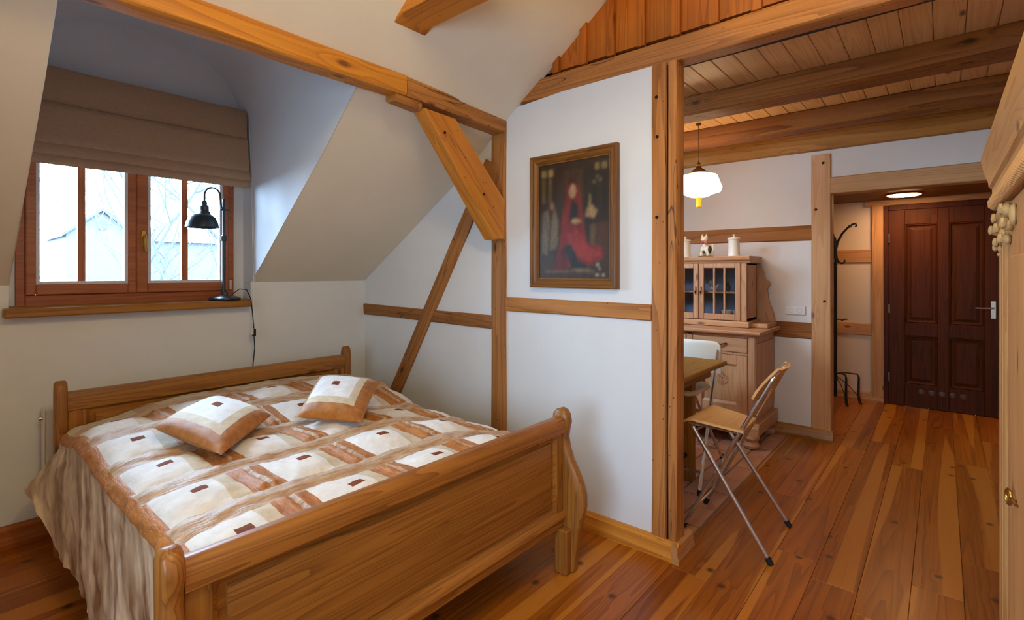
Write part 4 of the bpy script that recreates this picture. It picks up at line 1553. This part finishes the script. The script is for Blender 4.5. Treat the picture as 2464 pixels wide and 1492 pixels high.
# ------------------------------------------------------------------ coat stand
cs_ = thing('coat_stand', 'black wrought iron coat stand with curled hooks in the hall', 'coat stand', (6.2, .85, 0))
cx_, cy_ = 6.2, .85
G().box(cx_ - .014, cx_ + .014, cy_ - .014, cy_ + .014, .06, 1.68, .004).tube([(cx_, cy_, 1.67), (cx_, cy_, 1.72)], [.014, .003], 6).obj('pole', M['iron'], cs_)
V2 = [(0, 1.58), (-.02, 1.67), (-.06, 1.755), (-.11, 1.815), (-.15, 1.845), (-.175, 1.85), (-.185, 1.835), (-.178, 1.82), (-.168, 1.822)]
low = [(0, 1.56), (-.012, 1.50), (-.03, 1.46), (-.055, 1.445), (-.078, 1.455), (-.082, 1.475), (-.075, 1.482)]
for ang in (0, 120, 240):
    ca, sa = math.cos(R(ang)), math.sin(R(ang))
    f3 = lambda pl_: [(cx_ + d_ * sa, cy_ + d_ * ca, z) for d_, z in pl_]
    G().tube(f3(V2), [.013, .012, .011, .010, .011, .009, .008, .007, .006], 8).ball((cx_ - .125 * sa, cy_ - .125 * ca, 1.825), .016, seg=8).obj('hook', M['iron'], cs_)
    G().tube(f3(low), [.012, .011, .010, .010, .009, .008, .007], 8).obj('hook', M['iron'], cs_)
    small = [(0, .86), (-.04, .865), (-.06, .855), (-.075, .865), (-.095, .87), (-.10, .86)]
    G().tube(f3(small), .007, 6).obj('hook', M['iron'], cs_)
for dx, dy in ((-.13, -.11), (.02, -.20), (.10, .12), (-.16, .03)):
    s_ = Vector((dx, dy, 0))
    P_ = Vector((cx_, cy_, 0))
    G().tube([P_ + Vector((0, 0, .30)), P_ + s_ * .5 + Vector((0, 0, .315)), P_ + s_ * .93 + Vector((0, 0, .31)), P_ + s_ + Vector((0, 0, .28)), P_ + s_ * .98 + Vector((0, 0, .10)), P_ + s_ * 1.05 + Vector((0, 0, .02)), P_ + s_ * 1.13 + Vector((0, 0, .012))], [.006, .006, .007, .010, .012, .014, .012], 8).obj('leg', M['iron'], cs_)
    G().tube([P_ + Vector((0, 0, .28)), P_ + s_ * .5 + Vector((0, 0, .20)), P_ + s_ + Vector((0, 0, .08))], .004, 6).obj('strut', M['iron'], cs_)

# ------------------------------------------------------------------ double socket
so = thing('double_socket', 'pale double wall socket beside the dresser', 'socket', (4.71, .93, 1.0))
G().box(4.706, 4.719, .855, 1.00, 1.0, 1.075, .004).obj('plate', M['plug'], so)
for y in (.892, .963):
    G().lathe([(.024, .002), (.024, -.003), (.020, -.004), (.018, -.002), (0, -.002)], (4.706, y, 1.0375), 18, axis='x').obj('outlet', M['plug'], so)

# ------------------------------------------------------------------ dresser
ds = thing('dresser', 'waxed pine kitchen dresser with glazed upper doors on the far wall', 'cabinet', (4.42, 1.62, 0))
DM = M['dresser']
DF, DR0, DL0 = 4.13, 1.085, 2.10     # front plane, right end, left end
g = G()
g.box(DF + .012, 4.71, DR0 + .005, DR0 + .035, .16, .865, .004)
g.box(DF + .012, 4.71, DL0 - .035, DL0 - .005, .16, .865, .004)
g.box(DF + .03, 4.71, DR0 + .035, DL0 - .035, .20, .23, 0)
g.box(4.69, 4.71, DR0 + .035, DL0 - .035, .16, .865, 0)
g.box(DF, DF + .03, DR0, DR0 + .055, .16, .865, .006)
g.box(DF, DF + .03, 1.565, 1.62, .16, .865, .006)
g.box(DF, DF + .03, DL0 - .055, DL0, .16, .865, .006)
g.box(DF, DF + .03, DR0 + .055, DL0 - .055, .705, .725, .004)
g.box(DF, DF + .03, DR0 + .055, DL0 - .055, .84, .865, .004)
g.obj('carcass', DM, ds, along='z')
G().box(DF + .008, DF + .20, DR0 - .004, DR0 + .006, .25, .80, .004).obj('side_panel', DM, ds, along='z')
G().box(4.36, 4.68, DR0 - .004, DR0 + .006, .25, .80, .004).obj('side_panel', DM, ds, along='z')
G().prism([(DF - .03, .105), (DF - .034, .13), (DF - .03, .165), (DF - .012, .185), (DF, .20), (4.71, .20), (4.71, .105)], 'y', DR0 - .03, DL0 + .03, bev=.006).obj('plinth', DM, ds, along='y')
G().prism([(DF - .035, .868), (DF - .045, .878), (DF - .045, .893), (DF - .038, .900), (4.715, .900), (4.715, .868)], 'y', DR0 - .045, DL0 + .045, bev=.005).obj('worktop', DM, ds, along='y')
bun = [(.030, 0.0), (.050, .006), (.060, .028), (.052, .048), (.036, .056), (.050, .066), (.062, .085), (.058, .105)]
for x, y in ((DF + .02, DR0 + .035), (DF + .02, DL0 - .035), (4.64, DR0 + .035), (4.64, DL0 - .035)):
    G().lathe(bun, (x, y, 0), 20).obj('bun_foot', DM, ds)


def pull(x, y, z, parent, n='handle'):
    g = G()
    g.tube([(x + .004, y + .055, z + .004), (x - .014, y + .045, z + .002), (x - .020, y + .02, z - .006), (x - .022, y, z - .010), (x - .020, y - .02, z - .002), (x - .014, y - .045, z + .008), (x + .004, y - .055, z + .006)], [.004, .006, .005, .007, .005, .006, .004], 8)
    g.ball((x - .004, y + .055, z + .004), .009, seg=8)
    g.ball((x - .004, y - .055, z + .006), .009, seg=8)
    g.ball((x - .018, y + .035, z - .004), .008, seg=8)
    return g.obj(n, M['oldbrass'], parent)


for ya, yb in ((1.142, 1.563), (1.622, 2.043)):
    d_ = G().box(DF - .006, DF + .02, ya, yb, .728, .838, .004).box(DF - .002, DF + .40, ya + .02, yb - .02, .735, .80, 0).obj('drawer', DM, ds, along='y')
    pull(DF - .006, (ya + yb) / 2, .785, d_)
    g = G()
    for q in ((ya, ya + .075, .235, .703), (yb - .075, yb, .235, .703), (ya + .075, yb - .075, .235, .320), (ya + .075, yb - .075, .63, .703)):
        g.box(DF - .004, DF + .018, q[0], q[1], q[2], q[3], .004)
    dd = g.obj('door', DM, ds, along='z')
    vv = []
    ring = [(0, DF + .002), (.008, DF + .008), (.016, DF + .012), (.026, DF + .010), (.03, DF + .010)]
    for e_, x_ in ring:
        vv += [(x_, ya + .075 + e_, .32 + e_), (x_, yb - .075 - e_, .32 + e_), (x_, yb - .075 - e_, .63 - e_), (x_, ya + .075 + e_, .63 - e_)]
    G().add(vv, ff).box(DF + .012, DF + .018, ya + .075, yb - .075, .32, .63, 0).obj('door_panel', DM, dd, along='z', smooth=20)
    ym = (ya + yb) / 2 - .02
    g = G()
    for a in range(4):
        an = a * math.pi / 2 + math.pi / 4
        g.lathe([(.020, 0), (.020, -.007), (.013, -.009), (.010, -.003), (0, -.006)], (DF + .010, ym + .030 * math.cos(an), .515 + .030 * math.sin(an)), 14, axis='x')
    g.ball((DF + .006, ym, .515), .009, seg=8)
    for a in range(4):
        g.ball((DF + .007, ym + .048 * math.cos(a * math.pi / 2), .515 + .048 * math.sin(a * math.pi / 2)), .006, .007, .007, seg=8)
    g.obj('rosette', DM, dd, along='z')
    pull(DF - .002, yb - .035 if ya < 1.5 else ya + .035, .47, dd, 'lock_handle')
# upper cabinet
UF, UR0, UL0 = 4.34, 1.205, 1.98
g = G()
g.box(UF + .006, 4.62, UR0, UR0 + .028, .95, 1.43, .004)
g.box(UF + .006, 4.62, UL0 - .028, UL0, .95, 1.43, .004)
g.box(UF + .02, 4.62, UR0, UL0, .955, .975, 0)
g.box(UF + .02, 4.62, UR0, UL0, 1.415, 1.435, 0)
g.box(UF, UF + .024, UR0, UR0 + .045, .95, 1.43, .004)
g.box(UF, UF + .024, UL0 - .045, UL0, .95, 1.43, .004)
g.box(4.612, 4.62, UR0, UL0, .955, 1.43, 0)
g.obj('hutch', DM, ds, along='z')
G().box(4.600, 4.611, UR0 + .03, UL0 - .03, .976, 1.414, 0).obj('lining', M['lining'], ds)
G().box(UF + .04, 4.60, UR0 + .03, UL0 - .03, 1.175, 1.19, .002).obj('shelf', DM, ds, along='y')
G().prism([(UF - .005, .900), (UF - .018, .906), (UF - .018, .935), (UF - .006, .950), (4.66, .950), (4.66, .900)], 'y', UR0 - .02, UL0 + .02, bev=.004).obj('hutch_base', DM, ds, along='y')
G().prism([(UF - .004, 1.430), (UF - .010, 1.445), (UF - .026, 1.455), (UF - .030, 1.478), (UF - .024, 1.485), (4.68, 1.485), (4.68, 1.43)], 'y', UR0 - .03, UL0 + .03, bev=.004).obj('cornice', DM, ds, along='y')
for ya, yb in ((1.252, 1.589), (1.595, 1.932)):
    g = G()
    g.box(UF - .010, UF + .012, ya, ya + .042, .955, 1.428, .004)
    g.box(UF - .010, UF + .012, yb - .042, yb, .955, 1.428, .004)
    g.box(UF - .010, UF + .012, ya + .042, yb - .042, .955, 1.005, .004)
    g.box(UF - .010, UF + .012, ya + .042, yb - .042, 1.388, 1.428, .004)
    dd = g.obj('glazed_door', DM, ds, along='z')
    w3 = (yb - ya - .084) / 3
    for i in (1, 2):
        yy = ya + .042 + w3 * i
        G().box(UF - .008, UF + .008, yy - .008, yy + .008, 1.003, 1.390, .003).obj('muntin', DM, dd, along='z')
    for i in range(3):
        G().box(UF + .001, UF + .004, ya + .042 + w3 * i, ya + .042 + w3 * (i + 1), 1.003, 1.390, 0).obj('pane', M['glass'], dd)
    hy_ = yb - .020 if ya < 1.4 else ya + .020
    G().tube([(UF - .012, hy_, 1.222), (UF - .020, hy_ - .004, 1.20), (UF - .022, hy_ + .004, 1.185), (UF - .012, hy_, 1.165)], [.005, .004, .006, .004], 8).ball((UF - .012, hy_, 1.225), .007, seg=8).obj('handle', M['oldbrass'], dd)
# scrolled back board wings
prf = [(1.20, 1.44), (1.185, 1.43), (1.167, 1.371), (1.152, 1.315), (1.143, 1.285), (1.125, 1.280), (1.111, 1.272), (1.112, 1.250), (1.118, 1.237), (1.134, 1.215), (1.131, 1.18), (1.128, 1.141), (1.116, 1.09), (1.102, 1.053), (1.088, 1.01), (1.078, .965), (1.072, .90), (1.22, .90), (1.22, 1.44)]
G().prism(prf, 'x', 4.665, 4.700, bev=.004).obj('scroll_board', DM, ds, along='z', smooth=40)
G().box(4.40, 4.70, 1.062, 1.20, .900, .935, .006).obj('scroll_base', DM, ds, along='x')

# things on and in the dresser
def canister(y, label):
    o = thing('canister', label, 'jar', (4.46, y, 1.485), 'canisters on the dresser')
    G().lathe([(.044, 1.485), (.050, 1.489), (.047, 1.50), (.044, 1.51), (.044, 1.625), (.046, 1.63)], (4.46, y, 0), 24).obj('body', M['porcelain'], o)
    G().lathe([(.050, 1.630), (.051, 1.636), (.046, 1.645), (.02, 1.648), (.008, 1.65), (.006, 1.656), (.011, 1.664), (.008, 1.672), (0, 1.674)], (4.46, y, 0), 24).obj('lid', M['porcelain'], o)
    return o


c_a = canister(1.340, 'ivory lidded canister at the right end of the dresser top')
dup(c_a, (4.46, 1.758, 1.485), 'ivory lidded canister half hidden behind the timber post')
ct_ = thing('cat_figurine', 'black and cream cat figurine with red bow between the canisters', 'figurine', (4.46, 1.575, 1.485))
fx, fy = 4.46, 1.575
G().box(fx - .03, fx + .03, fy - .058, fy + .058, 1.485, 1.495, .003).obj('plinth', M['oldbrass'], ct_)
G().ball((fx, fy, 1.545), .034, .050, .046, 16).tube([(fx - .015, fy + .030, 1.53), (fx - .018, fy + .034, 1.495)], [.016, .012], 8).tube([(fx - .015, fy - .02, 1.53), (fx - .018, fy - .024, 1.495)], [.016, .012], 8).tube([(fx, fy, 1.57), (fx - .004, fy + .01, 1.62)], [.03, .022], 10).obj('body', M['catwhite'], ct_)
G().ball((fx + .004, fy - .030, 1.548), .033, .030, .036, 12).ball((fx - .026, fy + .006, 1.530), .012, .016, .016, 10).obj('markings', M['catdark'], ct_)
G().ball((fx - .006, fy + .012, 1.642), .026, .030, .026, 14).lathe([(.013, 0), (0, .032)], (fx - .004, fy + .030, 1.658), 8).lathe([(.013, 0), (0, .032)], (fx - .004, fy - .006, 1.658), 8).ball((fx - .030, fy + .012, 1.634), .010, .012, .009, 8).obj('head', M['catwhite'], ct_)
G().lathe([(.026, 0), (.030, .006), (.026, .012)], (fx - .004, fy + .008, 1.606), 12).ball((fx - .034, fy - .014, 1.61), .010, .020, .013, 8).ball((fx - .034, fy + .020, 1.61), .010, .016, .012, 8).obj('bow', M['red'], ct_)
G().tube([(fx, fy - .048, 1.525), (fx, fy - .062, 1.55), (fx, fy - .060, 1.585), (fx, fy - .052, 1.60)], [.011, .012, .011, .006], 8).obj('tail', M['catwhite'], ct_)
# inside, behind the glazed door
fg = thing('dog_figurine', 'small spotted figurine on the shelf behind the glazed door', 'figurine', (4.44, 1.502, 1.19))
G().ball((4.44, 1.502, 1.22), .022, .032, .022, 12).ball((4.43, 1.525, 1.262), .020, .022, .021, 12).tube([(4.44, 1.515, 1.21), (4.44, 1.517, 1.19)], .008, 8).tube([(4.44, 1.487, 1.21), (4.44, 1.485, 1.19)], .008, 8).tube([(4.44, 1.48, 1.225), (4.44, 1.462, 1.25)], [.007, .004], 6).obj('body', M['catwhite'], fg)
G().ball((4.428, 1.497, 1.226), .012, .014, .012, 8).ball((4.428, 1.540, 1.268), .010, .008, .014, 8).obj('spots', M['catdark'], fg)


def bottle(y, h, label):
    o = G().lathe([(.022, 1.19), (.024, 1.195), (.024, 1.19 + h * .55), (.010, 1.19 + h * .75), (.009, 1.19 + h), (0, 1.19 + h)], (4.48, y, 0), 14).obj('bottle', M['catdark'])
    return tag(o, label, 'bottle', 'dark bottles on the dresser shelf')


bottle(1.400, .085, 'dark little bottle in the middle of the dresser shelf')
bottle(1.318, .10, 'taller dark bottle at the right of the dresser shelf')


def bowl(y, r_, label):
    o = G().lathe([(r_ * .4, .976), (r_ * .45, .980), (r_ * .85, 1.0), (r_, 1.03), (r_ * .96, 1.03), (r_ * .8, 1.004), (0, .985)], (4.47, y, 0), 22).obj('bowl', M['porcelain'])
    return tag(o, label, 'bowl', 'white bowls in the dresser')


bowl(1.40, .046, 'small white bowl in the middle of the dresser bottom')
bowl(1.302, .050, 'white bowl at the right of the dresser bottom')

# ------------------------------------------------------------------ wardrobe at the right edge
wd = thing('wardrobe', 'stripped pine wardrobe with carved capital at the right edge', 'wardrobe', (2.0, -.43, 0))
WM = M['wardrobe']
WV, WU, WU0 = -.157, 2.585, 1.15
g = G()
g.box(WU0, WU - .004, -.70, WV - .024, .0, 1.59, .004)
g.obj('carcass', WM, wd, along='z')
# fluted pilaster at the far corner
pts = [(WU, WV - .03), (WU, WV - .006), (WU - .012, WV), (WU - .070, WV), (WU - .078, WV - .009), (WU - .092, WV - .009), (WU - .100, WV), (WU - .165, WV), (WU - .173, WV - .009), (WU - .187, WV - .009), (WU - .195, WV), (WU - .262, WV), (WU - .275, WV - .008), (WU - .275, WV - .03)]
G().prism(pts, 'z', .0, 1.585).obj('pilaster', WM, wd, along='z', smooth=40)
dd = G().box(WU0, WU - .283, WV - .026, WV - .006, .06, 1.575, .004).obj('door', WM, wd, along='z')
G().box(WU0 + .1, WU - .40, WV - .008, WV - .001, .2, 1.40, .005).obj('door_panel', WM, dd, along='z')
# lock plate and key
G().box(1.90, 2.00, WV - .007, WV - .004, .63, .80, .001).obj('lock_plate', M['iron'], wd)
ky = Vector((2.03, WV + .008, .705))
g = G().tube([(1.945, WV - .004, .712), (1.965, WV + .004, .710), (2.018, WV + .010, .707)], [.0045, .0045, .005], 8)
g.ball((1.99, WV + .006, .709), .007, seg=8)
g.tube([(2.034 + .017 * math.cos(a * math.pi / 8), WV + .012 + .004 * math.cos(a * math.pi / 8), .705 + .021 * math.sin(a * math.pi / 8)) for a in range(16)], .0042, 8, closed=True)
g.obj('key', M['brass'], wd)
# cornice: stepped moulding running along the top
prof_ = [(WV - .02, 1.585), (WV + .002, 1.588), (WV + .010, 1.604), (WV + .010, 1.622), (WV + .004, 1.640), (WV + .012, 1.648), (WV + .013, 1.668), (WV + .022, 1.678), (WV + .024, 1.700), (WV + .034, 1.726), (WV + .044, 1.775), (WV + .044, 1.790), (-.72, 1.790), (-.72, 1.585)]
G().prism(prof_, 'x', WU0, WU + .085, bev=.004).obj('cornice', WM, wd, along='x', smooth=30)
g = G()
for i in range(46):
    x = WU0 + .02 + i * .032
    g.tube([(x, WV + .004, 1.588), (x + .010, WV + .013, 1.600), (x + .020, WV + .014, 1.618), (x + .030, WV + .006, 1.632)], [.010, .014, .014, .010], 7)
rp = g.obj('rope_moulding', WM, wd, along='x')
rp['kind'] = 'stuff'
# carved capital
g = G()
for (x, dv, z, rx, rv, rz) in ((WU - .05, .006, 1.555, .075, .016, .032), (WU - .01, .012, 1.545, .03, .018, .030), (WU - .16, .010, 1.545, .040, .018, .032), (WU - .11, .004, 1.52, .05, .014, .03),
                               (WU + .005, .016, 1.505, .026, .020, .026), (WU - .18, .014, 1.495, .034, .018, .026), (WU - .09, .008, 1.48, .04, .014, .03), (WU + .0, .012, 1.465, .020, .014, .018),
                               (WU - .15, .008, 1.455, .035, .012, .024), (WU - .03, .002, 1.435, .03, .012, .02), (WU - .22, .006, 1.52, .03, .012, .045), (WU - .02, .004, 1.415, .02, .010, .012)):
    g.ball((WU - .03 - 2.3 * (WU - .01 - x), WV + dv * .6 - .004, z), rx * 1.3, rv * .85, rz * .72, 12)
for (x, dv, z, r_) in ((WU - .02, .026, 1.545, .016), (WU - .15, .026, 1.55, .018), (WU - .0, .034, 1.505, .015), (WU - .08, .030, 1.50, .017), (WU - .19, .03, 1.50, .016), (WU - .05, .026, 1.455, .014), (WU - .13, .024, 1.46, .015), (WU - .02, .02, 1.44, .010)):
    g.tube([(WU - .03 - 2.3 * (WU - .01 - x) + 2.2 * (r_ * (1 - i / 18)) * math.cos(i * .75), WV + dv * .6, z + (r_ * (1 - i / 18)) * math.sin(i * .75)) for i in range(14)], .0065, 6)
g.obj('carved_capital', M['carve'], wd)
